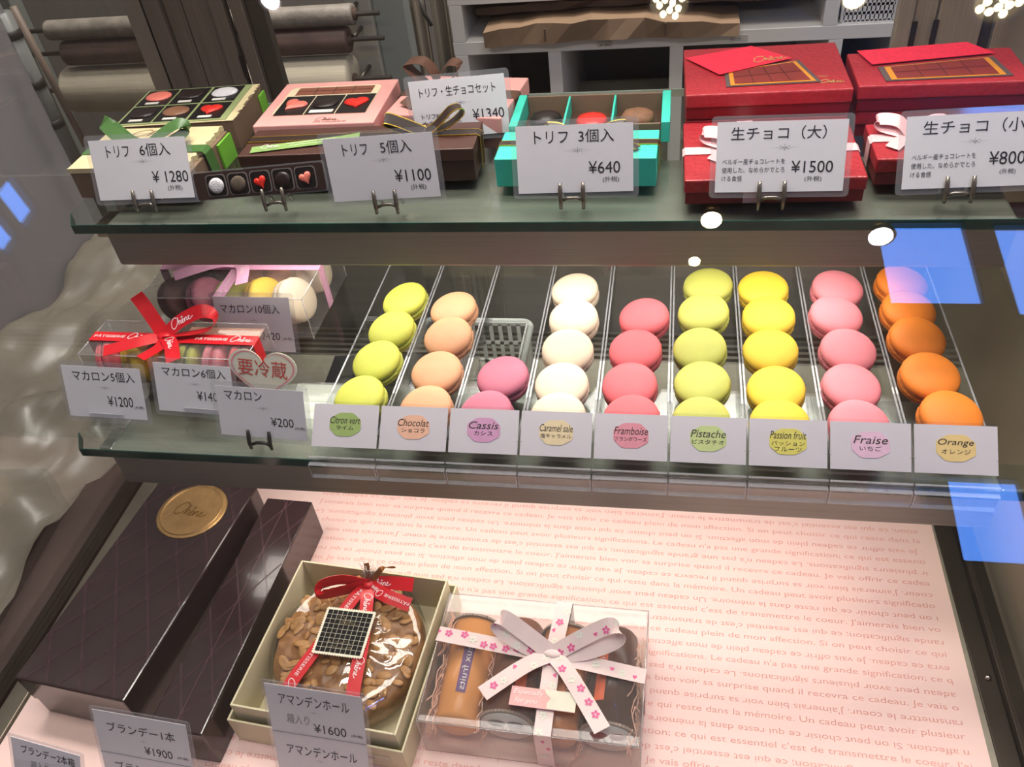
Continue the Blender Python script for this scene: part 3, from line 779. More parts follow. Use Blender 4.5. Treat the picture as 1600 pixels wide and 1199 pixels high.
for pts, sd in (([(0, -.006, .030), (-.022, -.001, .038), (-.040, .010, .047), (-.036, .014, .041), (-.016, .002, .033), (0, -.004, .031)], [(0.25, .9, .5), (.2, .8, .6), (.25, .9, .5)]),
                ([(0, -.006, .030), (.014, .002, .038), (.030, .010, .044), (.036, .008, .039), (.022, -.003, .033), (0, -.006, .031)], [(-.3, .9, .4), (-.2, .9, .5), (-.3, .9, .4)])):
    a = MB(); Strip(pts, bw * .9, sd).add(a); a.build('bow_loop', green_satin, t)
a = MB(); dome(a, oval(.006, .005), .005, Matrix.Translation((0, -.006, .029))); a.build('bow_knot', green_satin, t)

# --- upper six-piece box with picture lid
t = thing('truffle_box', 'brown box with a lid picture of six chocolates, behind the green-ribbon box', 'box', (-.172, .284, TOP), radians(4))
MB().box(-.057, .057, -.040, .040, 0, .0275).build('base', taupe_card, t, .0008)
torn(-.057, .057, -.0405, .0405, .0277, .0282, 5).build('parchment_border', parchment, t)
MB().box(-.057, .050, -.0385, .0395, .0284, .0288).build('picture_panel', mat('lime_print', (150, 162, 112), .5, 0, .1, 30), t)
cells = [(-.039, .020, ch_pink, 'o'), (-.006, .020, ch_dark, 'o'), (.028, .020, ch_white, 'o'), (-.039, -.018, ch_dark, 'r'), (-.006, -.018, ch_milk, 'o'), (.028, -.018, ch_red, 'h')]
for x, y, m, k in cells:
    c = MB().box(x - .0155, x + .0155, y - .0175, y + .0175, .0289, .0292).build('cell', black_tray, t)
    d = MB(); dome(d, heart(.0115) if k == 'h' else oval(.013, .0105), .0026, Matrix.Translation((x, y + .002, .0292)))
    d.build('chocolate', m, t)
    MB().box(x - .007, x + .006, y - .0155, y - .0115, .0293, .0298).build('caption_slip', label_white, t)
MB().box(.0575, .0595, .026, .04, 0, .022).build('inner_sleeve', lime_card, t)

# --- dark brown five-piece box with gold-edged ribbon
t = thing('truffle_box', 'long dark brown box tied with gold-edged ribbon, behind the 1100 yen card', 'box', (.0215, .2025, TOP), radians(1.4))
MB().box(-.0985, .0985, -.0235, .0235, 0, .018).build('base', mat('brown_box_base', (58, 30, 24), .3, 0, .1, 40), t, .0006)
MB().box(-.0995, .0995, -.0245, .0245, .0182, .0285).build('lid', choc_card, t, .0008)
S = Strip([(-.1003, .004, .0005), (-.1006, .004, .028), (-.099, .004, .0292), (0, .004, .0294), (.0985, .004, .0292), (.1012, .004, .0275), (.1012, .004, .014), (.1006, .004, .0005)], .0105, (0, 1, 0), 1)
gold_ribbon(S, t)
for pts, sd in (([(.055, .004, .030), (.044, .002, .037), (.028, -.002, .046), (.026, .0, .042), (.040, .004, .033), (.055, .004, .031)], [(.3, .7, .6), (.2, .7, .7), (.3, .7, .6)]),
                ([(.055, .004, .030), (.066, .004, .037), (.079, .003, .049), (.087, .006, .050), (.086, .008, .043), (.072, .006, .034), (.055, .004, .031)], [(-.35, .8, .2), (-.5, .8, .1), (-.1, .9, .1)])):
    gold_ribbon(Strip(pts, .0095, sd), t, 'bow_loop')
sl = MB(); Strip([(-.09, -.016, .0296), (-.02, -.003, .0302), (.0, .001, .0315)], .011, (0, 1, 0)).add(sl); k = sl.build('paper_band', mat('green_slip', (136, 168, 96), .5, 0, .06, 60), t)
wm = MB(); M = Matrix.Translation((-.052, -.0095, .0312)) @ Matrix.Rotation(radians(10.5), 4, 'Z'); flat(wm, signature(-.030, -.014, -.002, .004, .1), 0, M); flat(wm, dashes(-.008, .032, .0008, .003, 2), 0, M); flat(wm, dashes(-.006, .034, -.0032, -.001, 3), 0, M); flat(wm, dashes(-.028, -.014, -.0042, -.0028, 5), 0, M); wm.build('lettering', label_white, k)

# --- pink box with picture, behind the brown box
def picture_pink(t, w, d, z):
    fr = MB(); fr.prism(rounded(w * .80, d * .66, .007, 5, -.001, .004), z, z + .0003); p = fr.build('picture_panel', mat('picture_cream', (232, 214, 178), .5), t)
    bar = MB().box(-w * .33, w * .33, d * .17, d * .34, z + .0004, z + .0008)
    bar.build('chocolate_bar', mat('bar_brown', (140, 84, 66), .4, 0, .06), t)
    gr = MB()
    for k in range(1, 4): gr.box(-w * .33 + w * .66 * k / 4 - .0004, -w * .33 + w * .66 * k / 4 + .0004, d * .17, d * .34, z + .0009, z + .0011)
    gr.box(-w * .33, w * .33, d * .252, d * .258, z + .0009, z + .0011); gr.build('bar_groove', brown_card, t)
    for k, m in enumerate((ch_pink, ch_dark, ch_red)):
        x = (k - 1) * w * .262
        MB().box(x - w * .125, x + w * .125, -d * .29, d * .14, z + .0004, z + .0007).build('cell', black_tray, t)
        q = MB(); dome(q, heart(.0125) if k != 1 else oval(.012, .0095), .0026, Matrix.Translation((x, -d * .065, z + .0007)) @ Matrix.Rotation(-.5 if k == 0 else .2, 4, 'Z')); q.build('chocolate', m, t)
    MB().box(-.010, .012, -d * .27, -d * .21, z + .0009, z + .0013).build('caption_slip', label_white, t)
t = thing('chocolate_box', 'pink box with a lid picture of three chocolates, behind the long brown box', 'box', (-.033, .281, TOP), radians(1))
MB().box(-.0545, .0545, -.0455, .0455, 0, .014).build('base', mat('pink_brown_base', (120, 84, 78), .5), t, .0006)
MB().box(-.0555, .0555, -.0465, .0465, .0142, .028).build('lid', pink_card, t, .001)
picture_pink(t, .111, .093, .0281)
wm = MB(); flat(wm, signature(.0, .022, -.040, -.033, .08), .0283); flat(wm, fit_text('PATISSERIE', .0, .03, -.044, -.0415), .0283); wm.build('lettering', brown_card, t)

# --- pink set box with brown ribbon
t = thing('chocolate_box', 'pink box tied with wide brown ribbon, behind the 1340 yen card', 'box', (.0875, .285, TOP), radians(-8))
MB().box(-.0525, .0525, -.0415, .0415, 0, .014).build('base', mat('pink_brown_base', (120, 84, 78), .5), t, .0006)
MB().box(-.0535, .0535, -.0425, .0425, .0142, .028).build('lid', pink_card, t, .001)
a = MB(); Strip([(-.0545, .004, .001), (-.0548, .004, .0275), (-.053, .004, .0287), (.053, .004, .0287), (.0548, .004, .0275), (.0545, .004, .001)], .016, (0, 1, 0), 1).add(a); a.build('ribbon', brown_satin, t)
for pts, sd in (([(-.022, .004, .0295), (-.034, .004, .040), (-.046, .004, .054), (-.030, .006, .056), (-.020, .006, .043), (-.022, .004, .031)], [(0, 1, .1), (.1, 1, .1)]),
                ([(-.022, .004, .0295), (-.006, .004, .040), (.004, .004, .053), (-.006, .006, .055), (-.018, .006, .042), (-.022, .004, .031)], [(0, 1, .1), (-.1, 1, .1)]),
                ([(-.022, .003, .0305), (-.030, -.014, .0335), (-.038, -.030, .0305)], [(1, .3, 0), (1, .3, 0)])):
    a = MB(); Strip(pts, .014, sd).add(a); a.build('bow_loop', brown_satin, t)

# --- turquoise boxes
t = thing('truffle_box', 'closed turquoise box with gold-edged brown ribbon, behind the 640 yen card', 'box', (.2025, .193, TOP), radians(-1.5))
MB().box(-.0625, .0625, -.024, .024, 0, .0238).build('body', teal_card, t, .0006)
gold_ribbon(Strip([(-.0633, .002, .0005), (-.0634, .002, .023), (-.062, .002, .0243), (0, .002, .0245), (.062, .002, .0243), (.0638, .002, .0228), (.0638, .002, .012), (.0633, .002, .0005)], .0085, (0, 1, 0), 1), t)
for pts, sd in (([(-.006, .002, .025), (-.018, .004, .031), (-.024, .008, .036), (-.012, .008, .034), (-.006, .004, .027)], [(.2, .9, .3), (.2, .9, .3)]),
                ([(.012, .002, .025), (.026, .004, .031), (.036, .008, .037), (.024, .008, .035), (.012, .004, .027)], [(-.2, .9, .3), (-.2, .9, .3)]),
                ([(.03, .0, .0255), (.042, -.008, .027), (.048, -.012, .0262)], [(.5, .9, 0), (.5, .9, 0)])):
    gold_ribbon(Strip(pts, .007, sd), t, 'bow_loop')
MB().box(-.047, -.0455, -.005, .008, .0247, .0315).build('gift_tag', label_white, t)
t = thing('truffle_box', 'open turquoise box with brown inside holding three truffles', 'box', (.2085, .2525, TOP + 0.0))
# open box stands on its own closed lower part
MB().box(-.058, .058, -.031, .027, 0, .010).build('base', teal_card, t, .0005)
for s in (-1, 1):
    MB().box(s * .0615 - .0035, s * .0615 + .0035, -.0315, .030, .0102, .0275).build('end_panel', teal_card, t, .0005)
MB().box(-.0575, .0575, -.0310, -.0290, .0102, .0262).build('long_wall', taupe_card, t, .0004)
MB().box(-.0575, .0575, .0275, .0295, .0102, .0265).build('long_wall', taupe_card, t, .0004)
MB().box(-.0575, .0575, -.0288, .0273, .0102, .0112).build('floor_lining', mat('brown_lining', (84, 58, 44), .6), t)
for x in (-.0205, .0185): MB().box(x - .0008, x + .0008, -.0285, .027, .0114, .0262).build('divider', teal_card, t)
for i, (x, m, lb) in enumerate(((-.039, ch_dark, 'rough dark truffle at the left of the open turquoise box'), (0, ch_red, 'red truffle in the middle of the open turquoise box'), (.038, mat('cocoa_truffle', (132, 92, 66), .7, 0, .12, 90, .5, 300), 'smooth cocoa truffle at the right of the open turquoise box'))):
    b = MB(); b.lathe([(0, 0), (.010, .001), (.0135, .005), (.0145, .009 - .002 * (i == 1)), (.0125, .0135 - .002 * (i == 1)), (.007, .0165 - .003 * (i == 1)), (0, .0175 - .003 * (i == 1))], 24, Matrix.Translation((0, 0, 0)), .09 if i != 1 else .02)
    o = b.build('truffle', m); o.scale = (.95, .95, .62 if i == 1 else .74); o.location = (.2085 + x, .2525, TOP + .0113); tag(o, lb, 'chocolate', 'truffles in the turquoise box')

# --- red boxes
def red_box(label, loc, w, d, h, ribbon=None, rz=0, lift=.0):
    t = thing('chocolate_box', label, 'box', loc, rz, 'red embossed chocolate boxes')
    MB().box(-w / 2 + .001, w / 2 - .001, -d / 2 + .001, d / 2 - .001, 0, h * .45).build('base', mat('red_base_card', (120, 18, 26), .4, 0, .1), t)
    MB().box(-w / 2, w / 2, -d / 2, d / 2, h * .45 + .0002, h).build('lid', red_card, t, .0012)
    return t
def pink_bow(t, w, h, cxr, y0, wd, flip=1):
    a = MB(); Strip([(-w / 2 - .0008, y0, .001), (-w / 2 - .0008, y0, h - .001), (-w / 2 + .001, y0, h + .0006), (0, y0, h + .0008), (w / 2 - .001, y0, h + .0006), (w / 2 + .0008, y0, h - .001), (w / 2 + .0008, y0, .001)], wd, (0, 1, 0), 1).add(a); b = a.build('ribbon', pink_satin, t)
    for pts, sd in (([(cxr, y0, h + .001), (cxr - .008, y0 + .004, h + .004), (cxr - .020, y0 + .010, h + .006), (cxr - .022, y0 + .012, h + .010), (cxr - .009, y0 + .008, h + .010), (cxr, y0 + .002, h + .002)], [(.2, .9, .4), (.2, .9, .5)]),
                    ([(cxr, y0, h + .001), (cxr + .012, y0 + .004, h + .004), (cxr + .022, y0 + .008, h + .006), (cxr + .024, y0 + .010, h + .009), (cxr + .014, y0 + .008, h + .009), (cxr, y0 + .002, h + .002)], [(-.2, .9, .4), (-.2, .9, .5)]),
                    ([(cxr, y0 - .001, h + .002), (cxr - .008, y0 - .008, h + .003), (cxr - .016, y0 - .018, h + .0015)], [(1, -.3, 0), (1, -.3, 0)]),
                    ([(cxr, y0 - .001, h + .002), (cxr + .012, y0 - .008, h + .003), (cxr + .022, y0 - .018, h + .0015)], [(1, .3, 0), (1, .3, 0)])):
        a = MB(); Strip(pts, wd * .9, sd).add(a); a.build('bow_loop', pink_satin, t)
t = red_box('large red box tied with pink ribbon, directly behind the 1500 yen card', (.3475, .1885, TOP), .126, .096, .0195, rz=radians(.8))
pink_bow(t, .126, .0195, -.026, -.003, .012)
a = MB(); Strip([(-.015, -.0488, .001), (-.015, -.0488, .0185), (-.015, -.046, .0203), (-.015, .0, .0204), (-.015, .046, .0203), (-.015, .0488, .0185), (-.015, .0488, .001)], .012, (1, 0, 0), 1).add(a); a.build('ribbon', pink_satin, t)
red_box('plain large red box under the picture-lidded red box, behind the pink ribbon', (.3475, .2885, TOP), .125, .096, .0195, rz=radians(.8))
t2 = red_box('large red box with a clear-coated picture lid, on top of the left red stack', (.3475, .2885, TOP + .0205), .127, .098, .0205, rz=radians(1.2))
gold_pr = mat('gold_print', (220, 180, 110), .4, .3)
def lid_picture(t, z, poly_red, poly_tray, grid, sig=True):
    hot = mat('bright_red_print', (232, 44, 70), .4, 0, .12, 300)
    c = [(sum(p[0] for p in poly_red + poly_tray) / (len(poly_red) + len(poly_tray))), sum(p[1] for p in poly_red + poly_tray) / (len(poly_red) + len(poly_tray))]
    MB().prism(poly_tray, z + .0003, z + .0006).build('tray_print', mat('grey_brown_print', (92, 76, 74), .4), t)
    def inset(p, f): 
        q = (sum(a for a, b in p) / len(p), sum(b for a, b in p) / len(p)); return [(q[0] + (a - q[0]) * f, q[1] + (b - q[1]) * f) for a, b in p]
    MB().prism(inset(poly_tray, .90), z + .0007, z + .0009).build('tray_rim_print', mat('orange_gold_print', (230, 150, 50), .35, .2), t)
    MB().prism(inset(poly_tray, .80), z + .001, z + .0012).build('chocolate_print', mat('red_brown_print', (128, 44, 38), .4, 0, .1, 60), t)
    gl = MB(); q = inset(poly_tray, .78)
    for k in range(1, grid):
        f = k / grid; a = Vector(q[0]).lerp(Vector(q[1]), f); b = Vector(q[3]).lerp(Vector(q[2]), f)
        gl.box(0, (b - a).length, -.0003, .0003, z + .0013, z + .0014, Matrix.Translation((a.x, a.y, 0)) @ Matrix.Rotation(atan2(b.y - a.y, b.x - a.x), 4, 'Z'))
    a = Vector(q[0]).lerp(Vector(q[3]), .5); b = Vector(q[1]).lerp(Vector(q[2]), .5)
    gl.box(0, (b - a).length, -.0003, .0003, z + .0013, z + .0014, Matrix.Translation((a.x, a.y, 0)) @ Matrix.Rotation(atan2(b.y - a.y, b.x - a.x), 4, 'Z'))
    gl.build('groove_print', mat('groove_brown', (78, 28, 24), .5), t)
    r = MB().prism(poly_red, z + .0015, z + .0018).build('lid_print', hot, t)
    return r
def lid_poly(t, rz, px, z):
    R3 = Matrix.Rotation(-rz, 3, 'Z')
    return [tuple((R3 @ (on_z(x, y, z) - t.location))[:2]) for x, y in px]
z2 = TOP + .0205 + .0205
r = lid_picture(t2, .0206, lid_poly(t2, radians(1.2), [(1071, 94), (1124, 120), (1238, 94), (1174, 75)], z2), lid_poly(t2, radians(1.2), [(1135, 137), (1284, 129), (1248, 95), (1131, 112)], z2), 4)
sm = MB(); M = Matrix.Translation((.006, .014, .0226)) @ Matrix.Rotation(radians(14), 4, 'Z'); flat(sm, signature(-.014, .014, -.004, .007, .09), 0, M); sm.build('lettering', gold_pr, r)
sm = MB(); flat(sm, fit_text('Chêne', .040, .048, -.024, -.0215), .0208); flat(sm, signature(.040, .058, -.036, -.030, .14), .0208); sm.build('lettering', gold_pr, t2)
t = red_box('small red box tied with pink ribbon, directly behind the 800 yen card', (.4815, .194, TOP), .122, .058, .0205)
pink_bow(t, .122, .0205, -.033, .003, .012)
red_box('plain small red box at the back under the right picture-lidded red box', (.4775, .2775, TOP), .121, .066, .0205)
t3 = red_box('small red box with a clear-coated picture lid, on top of the right red stack', (.4775, .2765, TOP + .0212), .124, .067, .0205)
z3 = TOP + .0212 + .0205
lid_picture(t3, .0206, lid_poly(t3, 0, [(1338, 83), (1362, 104), (1554, 86), (1510, 69)], z3), lid_poly(t3, 0, [(1384, 128), (1584, 119), (1552, 89), (1371, 106)], z3), 4)

# --- laminated picture card of the five-piece tray on its clip stand
th = radians(20); n = Vector((0, -cos(th), sin(th)))
base = Vector((0, on_z(430, 331, TOP).y + .003, TOP + .008))
TL, TR, BR, BL = [on_plane(x, y, base, n) for x, y in ((297, 270), (506, 250), (514, 298), (310, 316))]
c = (TL + TR + BR + BL) / 4; x = ((TR - TL) + (BR - BL)).normalized(); y = n.cross(x); w = ((TR - TL).length + (BR - BL).length) / 2; h = ((TL - BL) + (TR - BR)).dot(y) / 2
t = thing('picture_card', 'laminated dark picture card of five chocolates between the 1280 and 1100 yen cards', 'picture card', M=frame(c, x, y, n))
MB().prism(rounded(w, h, .003, 4), -.0004, .0004).build('lamination_pouch', pouch, t)
MB().prism(rounded(w * .97, h * .9, .002, 3), .0005, .0008).build('picture_print', mat('picture_dark_brown', (56, 40, 36), .4), t)
for k, (m, kd) in enumerate(((ch_white, 'o'), (mat('cocoa_dust', (92, 78, 66), .8, 0, .15, 200), 'o'), (ch_red, 'h'), (ch_dark, 'o'), (ch_pink, 'h'))):
    xx = (-.32 + .168 * k) * w
    MB().prism(rounded(w * .155, h * .74, .003, 3, xx, 0), .0009, .0011).build('cell_edge', mat('cell_grey', (120, 112, 110), .5), t)
    MB().prism(rounded(w * .14, h * .68, .003, 3, xx, 0), .0012, .0014).build('cell', black_tray, t)
    q = MB(); dome(q, heart(h * .24) if kd == 'h' else oval(w * .058, h * .26), .002, Matrix.Translation((xx, 0, .0014)) @ Matrix.Rotation(.35, 4, 'Z')); q.build('chocolate', m, t)
clip_stand('clip stand holding the picture card of five chocolates', on_plane(430, 310, base, n), x, n, y, .0085, TOP, smoked)

# ================================================================== MACARON TRAYS, MIDDLE SHELF
FLAVOURS = [
    ('lime', (206, 208, 84), (150, 160, 50), (150, 172, 100), ['Citron vert'], 'ライム', 'yellow-green lime',
        [(560, 617), (587, 560), (615, 511), (636, 464)]),
    ('chocolate', (226, 166, 124), (196, 140, 100), (232, 178, 150), ['Chocolat'], 'ショコラ', 'tan chocolate',
        [(664, 633), (681, 577), (699, 522), (708, 478)]),
    ('cassis', (200, 112, 134), (110, 44, 66), (206, 150, 186), ['Cassis'], 'カシス', 'mauve cassis',
        [(758, 642), (785, 584)]),
    ('caramel', (238, 218, 190), (206, 170, 130), (226, 204, 164), ['Caramel sale'], '塩キャラメル', 'cream-white caramel',
        [(870, 652), (877, 597), (886, 543), (896, 494), (897, 449)]),
    ('raspberry', (232, 104, 112), (150, 40, 50), (222, 142, 156), ['Framboise'], 'フランボワーズ', 'coral red raspberry',
        [(986, 663), (984, 598), (993, 543), (1007, 491)]),
    ('pistachio', (194, 194, 92), (106, 110, 48), (192, 204, 136), ['Pistache'], 'ピスタチオ', 'olive-yellow pistachio',
        [(1092, 655), (1098, 595), (1091, 541), (1100, 484), (1107, 441)]),
    ('passion fruit', (248, 208, 62), (226, 160, 60), (216, 204, 96), ['Passion fruit'], 'パッション|フルーツ', 'bright yellow passion fruit',
        [(1220, 663), (1214, 604), (1204, 543), (1202, 491), (1193, 446)]),
    ('strawberry', (240, 140, 150), (200, 70, 90), (226, 184, 206), ['Fraise'], 'いちご', 'pink strawberry',
        [(1344, 660), (1331, 600), (1326, 543), (1306, 489), (1309, 446)]),
    ('orange', (238, 132, 34), (200, 104, 40), (228, 196, 130), ['Orange'], 'オレンジ', 'orange',
        [(1491, 646), (1455, 583), (1435, 525), (1421, 480), (1410, 438)]),
]
ORD = ['nearest its front card', 'second from its front card', 'third from its front card', 'fourth from its front card', 'fifth from its front card']
LEAN = [-.17, -.14, -.13, -.04, -.12, -.08, -.02, .13, .10]   # sideways lean of each row
R0 = 0.0217
def shell_profile(s):
    p = []
    for k in range(9):
        a = k / 8 * pi / 2
        p.append((R0 * sin(a) ** .92, .0042 + .0078 * cos(a) ** .85))
    p += [(R0 * 1.0, .0040), (R0 * .975, .0036), (R0 * 1.005, .0028), (R0 * .985, .0016), (R0 * .93, .0012)]
    p = [(0, .0120)] + p[1:]
    return [(r, z * s) for r, z in p]
def make_macaron_meshes(col, fill, key):
    ms = mat('macaron_shell_' + key, col, .62, 0, .03, 90, .12, 700, sss=.12)
    mfeet = mat('macaron_foot_' + key, tuple(int(c * .93) for c in col), .8, 0, .16, 500, .9, 900)
    mf = mat('macaron_filling_' + key, fill, .55, 0, .2, 300, .5, 500)
    out = []
    for nm, s in (('top_shell', 1), ('bottom_shell', -1)):
        pr = shell_profile(s)
        mb = MB(); mb.lathe(pr[:10], 40); me = mb.mesh(nm); me.materials.append(ms)
        mb2 = MB(); mb2.lathe(pr[9:] + [(R0 * .9, .0012 * s)], 40, None, .045); me2 = mb2.mesh('foot'); me2.materials.append(mfeet)
        out.append((nm, me, me2))
    mb = MB(); mb.lathe([(0, -.0013), (R0 * .90, -.0013), (R0 * .945, 0), (R0 * .90, .0013), (0, .0013)], 40, None, .03)
    me = mb.mesh('filling'); me.materials.append(mf); out.append(('filling', me, None))
    return out
def link_mesh(nm, me, parent):
    o = bpy.data.objects.new(nm, me); COL.objects.link(o); o.parent = parent; return o
def macaron(label, meshes, M, group):
    t = thing('macaron', label, 'macaron', group=group, M=M)
    for nm, me, foot in meshes:
        o = link_mesh(nm, me, t)
        if foot is not None: link_mesh('foot', foot, o)
    return t
MAC = {}
rnd = random.Random(11)
def axis_frame(pos, nn, spin):
    x = Vector((cos(spin), sin(spin), 0)); x = (x - nn * x.dot(nn)).normalized(); return frame(pos, x, nn.cross(x), nn)
PITCH = .0559
card_white = mat('flavour_card', (206, 198, 204), .45, 0, .012)
brush_ink = mat('brush_ink', (44, 38, 34), .6)
for i, (key, col, fill, badge, fr, jp, word, pix) in enumerate(FLAVOURS):
    xc = PITCH * (i + .5)
    # ---- clear tray
    t = thing('macaron_tray', 'long clear acrylic tray holding the row of %s macarons' % word, 'tray', (xc, 0, MID + .0004), 0, 'clear macaron trays')
    w2 = PITCH / 2 - .0006; d0, d1 = .016, .262
    MB().box(-w2 + .0016, w2 - .0016, d0, d1, 0, .0016).build('tray_floor', acrylic, t)
    for s in (-1, 1):
        q = s * (w2 - .0007)
        wl = MB().box(q - .0007, q + .0007, d0, d1, 0, .0186).build('side_wall', acrylic, t)
        MB().box(q - .0007, q + .0007, d0, d1, .0187, .0191).build('polished_edge', acrylic_edge, wl)
    MB().box(-w2 + .0016, w2 - .0016, d1 - .0014, d1, .0017, .019).build('end_wall', acrylic, t)
    # front lip: foot, riser and the sloping card holder
    lip = MB(); lip.box(-w2, w2, -.001, .0152, -.0001, .0018); lip.box(-w2, w2, -.001, .0006, .0019, .009)
    lip.build('front_foot', acrylic, t)
    e = MB(); e.box(-w2, w2, -.001, .0006, .0091, .0096); e.build('polished_edge', acrylic_edge, t)
    hk = MB(); hk.box(-w2, w2, -.0045, -.0012, -.0095, .0035); hk.build('front_hook', acrylic, t)
    MB().box(-w2, w2, -.0046, -.0011, .0036, .0043).build('polished_edge', acrylic_edge, t)
    MB().box(-w2, w2, -.0046, -.0011, -.0103, -.0096).build('polished_edge', acrylic_edge, t)
    for s in (-1, 1): MB().box(s * (w2 - .0004) - .0004, s * (w2 - .0004) + .0004, -.0049, -.0046, -.0095, .0035).build('polished_edge', acrylic_edge, t)
    # ---- flavour card on the slope
    th = radians(50); cn = Vector((0, -cos(th), sin(th))); cyv = Vector((0, sin(th), cos(th)))
    hgt = .0340; org = Vector((xc, .0085, .0128))
    hl = MB(); Mh = frame(Vector((0, .0085, .0124)), Vector((1, 0, 0)), cyv, cn)
    hl.box(-w2, w2, -.004, hgt + .002, -.0022, -.0010, Mh); hl.build('card_slope', acrylic, t)
    c = thing('flavour_card', 'white flavour card reading %s before the %s macarons' % (fr[0].lower(), word), 'label card', group='flavour cards on the trays', M=frame(org, Vector((1, 0, 0)), cyv, cn))
    MB().box(-w2 + .0004, w2 - .0004, 0, hgt, -.0006, .0).build('card_paper', card_white, c)
    q = []; bwid, bh = .0128, .0093
    for k in range(48):
        a = 2 * pi * k / 48; f = 1 + .07 * cos(4 * a + .4) * abs(sin(2 * a)); q.append((bwid * f * (abs(cos(a)) ** .72) * (1 if cos(a) >= 0 else -1), hgt * .53 + bh * f * (abs(sin(a)) ** .72) * (1 if sin(a) >= 0 else -1)))
    bg = MB().prism(q, .0002, .0004).build('flavour_badge', mat('badge_' + key, badge, .55, 0, .04, 200), c)
    tm = MB()
    jl = jp.split('|'); L = len(fr[0]); wf = min(.0125, .0016 * L + .002)
    up = .0012 if len(jl) == 2 else 0
    flat(tm, fit_text(fr[0], -wf, wf, hgt * .55 + up, hgt * .55 + .0056 + up, .25), .0006)
    for k, s in enumerate(jl):
        wj = min(.0118, .0021 * len(s) + .001); yb = hgt * .53 - .0042 - .0042 * k + up
        flat(tm, fit_text(s, -wj, wj, yb, yb + .0033), .0006)
    tm.build('lettering', brush_ink, c)
    # ---- the macarons, each leaning on the one behind it
    ms = make_macaron_meshes(col, fill, key.replace(' ', '_')); MAC[key] = ms
    for k, (px, py) in enumerate(pix):
        tilt = radians(12.5 if k < len(pix) - 1 else 8) + rnd.uniform(-.03, .03)
        side = LEAN[i] + rnd.uniform(-.06, .06)
        nn = Vector((side, -sin(tilt), cos(tilt))).normalized()
        P = on_z(px, py, .0262 - (.0018 if k == len(pix) - 1 else 0))
        pos = P - Vector((0, -sin(tilt), cos(tilt))) * .0085
        pos.x = max(xc - .0045, min(xc + .0045, pos.x)); pos.y = max(pos.y, .0435)
        macaron('%s macaron %s' % (word, ORD[k]), ms, axis_frame(pos, nn, rnd.uniform(0, 6)), 'macarons in the trays')

# ================================================================== MACARON GIFT BOXES, MIDDLE SHELF LEFT
red_satin = mat('red_satin', (206, 20, 34), .34, 0, .06, 80)
red_print = mat('ribbon_white_print', (244, 226, 226), .5)
lilac_satin = mat('lilac_pink_satin', (226, 166, 196), .35, 0, .05, 80)
def clear_box(t, w, d, h, m=None, base_m=None, fold=.0006):
    """Folded clear box: four walls, lid, base and pale fold lines along its edges."""
    m = m or film; e = .0004
    mb = MB()
    for y in (-d / 2, d / 2): mb.box(-w / 2 + .001, w / 2 - .001, y - e / 2, y + e / 2, .001, h - .001)
    for x in (-w / 2, w / 2): mb.box(x - e / 2, x + e / 2, -d / 2 + .001, d / 2 - .001, .001, h - .001)
    mb.build('wall', m, t)
    MB().box(-w / 2 + .001, w / 2 - .001, -d / 2 + .001, d / 2 - .001, h - e, h).build('lid', m, t)
    MB().box(-w / 2, w / 2, -d / 2, d / 2, 0, .0008).build('base_card', base_m or m, t)
    f = MB(); r = fold
    for z in (h,):
        for y in (-d / 2, d / 2): f.tube([(-w / 2, y, z), (w / 2, y, z)], r, 6)
        for x in (-w / 2, w / 2): f.tube([(x, -d / 2, z), (x, d / 2, z)], r, 6)
    for x in (-w / 2, w / 2):
        for y in (-d / 2, d / 2): f.tube([(x, y, 0), (x, y, h)], r, 6)
    f.build('folded_edge', film_edge, t)
def brand_text(mb, S, u0, size, flip=False, off=.0006, word=True):
    """'PÂTISSERIE Chêne' printed along a ribbon from u0."""
    v = []; f = []
    def put(vf):
        o = len(v); v.extend(vf[0]); f.extend([tuple(i + o for i in q) for q in vf[1]])
    u = u0
    if word:
        put(fit_text('PÂTISSERIE', u, u + size * 4.6, -size * .28, size * .36)); u += size * 5.0
    put(signature(u, u + size * 3.2, -size * .42, size * .75, .085))
    S.write(mb, (v, f), off=off, flip=flip)
BX, BY, BH = -.151, .0985, .045
t = thing('macaron_gift_box', 'clear box of six macarons tied with printed red ribbon, behind the 1400 yen card', 'gift box', (BX, BY, MID + .0004), radians(-.8))
W6, D6 = .158, .049
clear_box(t, W6, D6, BH)
bw = .0125
S = Strip([(-W6 / 2 - .0008, 0, .001), (-W6 / 2 - .0008, 0, BH), (-W6 / 2, 0, BH + .0012), (0, 0, BH + .0012), (W6 / 2, 0, BH + .0012), (W6 / 2 + .0008, 0, BH), (W6 / 2 + .0008, 0, .001)], bw, (0, 1, 0), 1)
a = MB(); S.add(a); rb = a.build('ribbon', red_satin, t)
w = MB(); brand_text(w, S, .0485, .0066); brand_text(w, S, .1475, .0066); w.build('ribbon_print', red_print, rb)
K = Vector((-.006, 0, BH + .0035))
def loop(pts, sd, m, t, nm='bow_loop', wd=bw, prn=None, size=.006):
    S = Strip([K + Vector(p) for p in pts], wd, sd); a = MB(); S.add(a); o = a.build(nm, m, t)
    if prn is not None:
        w = MB(); brand_text(w, S, prn, size, word=False); w.build('ribbon_print', red_print, o)
    return o
loop([(0, 0, 0), (-.012, .010, .012), (-.026, .022, .020), (-.030, .024, .026)], [(.7, .6, .4), (.8, .5, .3)], red_satin, t, 'ribbon_tail', bw, .006, .0072)
loop([(0, 0, 0), (.014, .008, .010), (.034, .016, .016), (.044, .016, .010), (.040, .010, .002), (.018, .004, .000), (0, 0, .001)], [(-.3, .7, .6), (-.4, .6, .6), (0, 1, -.2), (-.2, .8, -.4)], red_satin, t, 'bow_loop', bw, .010, .007)
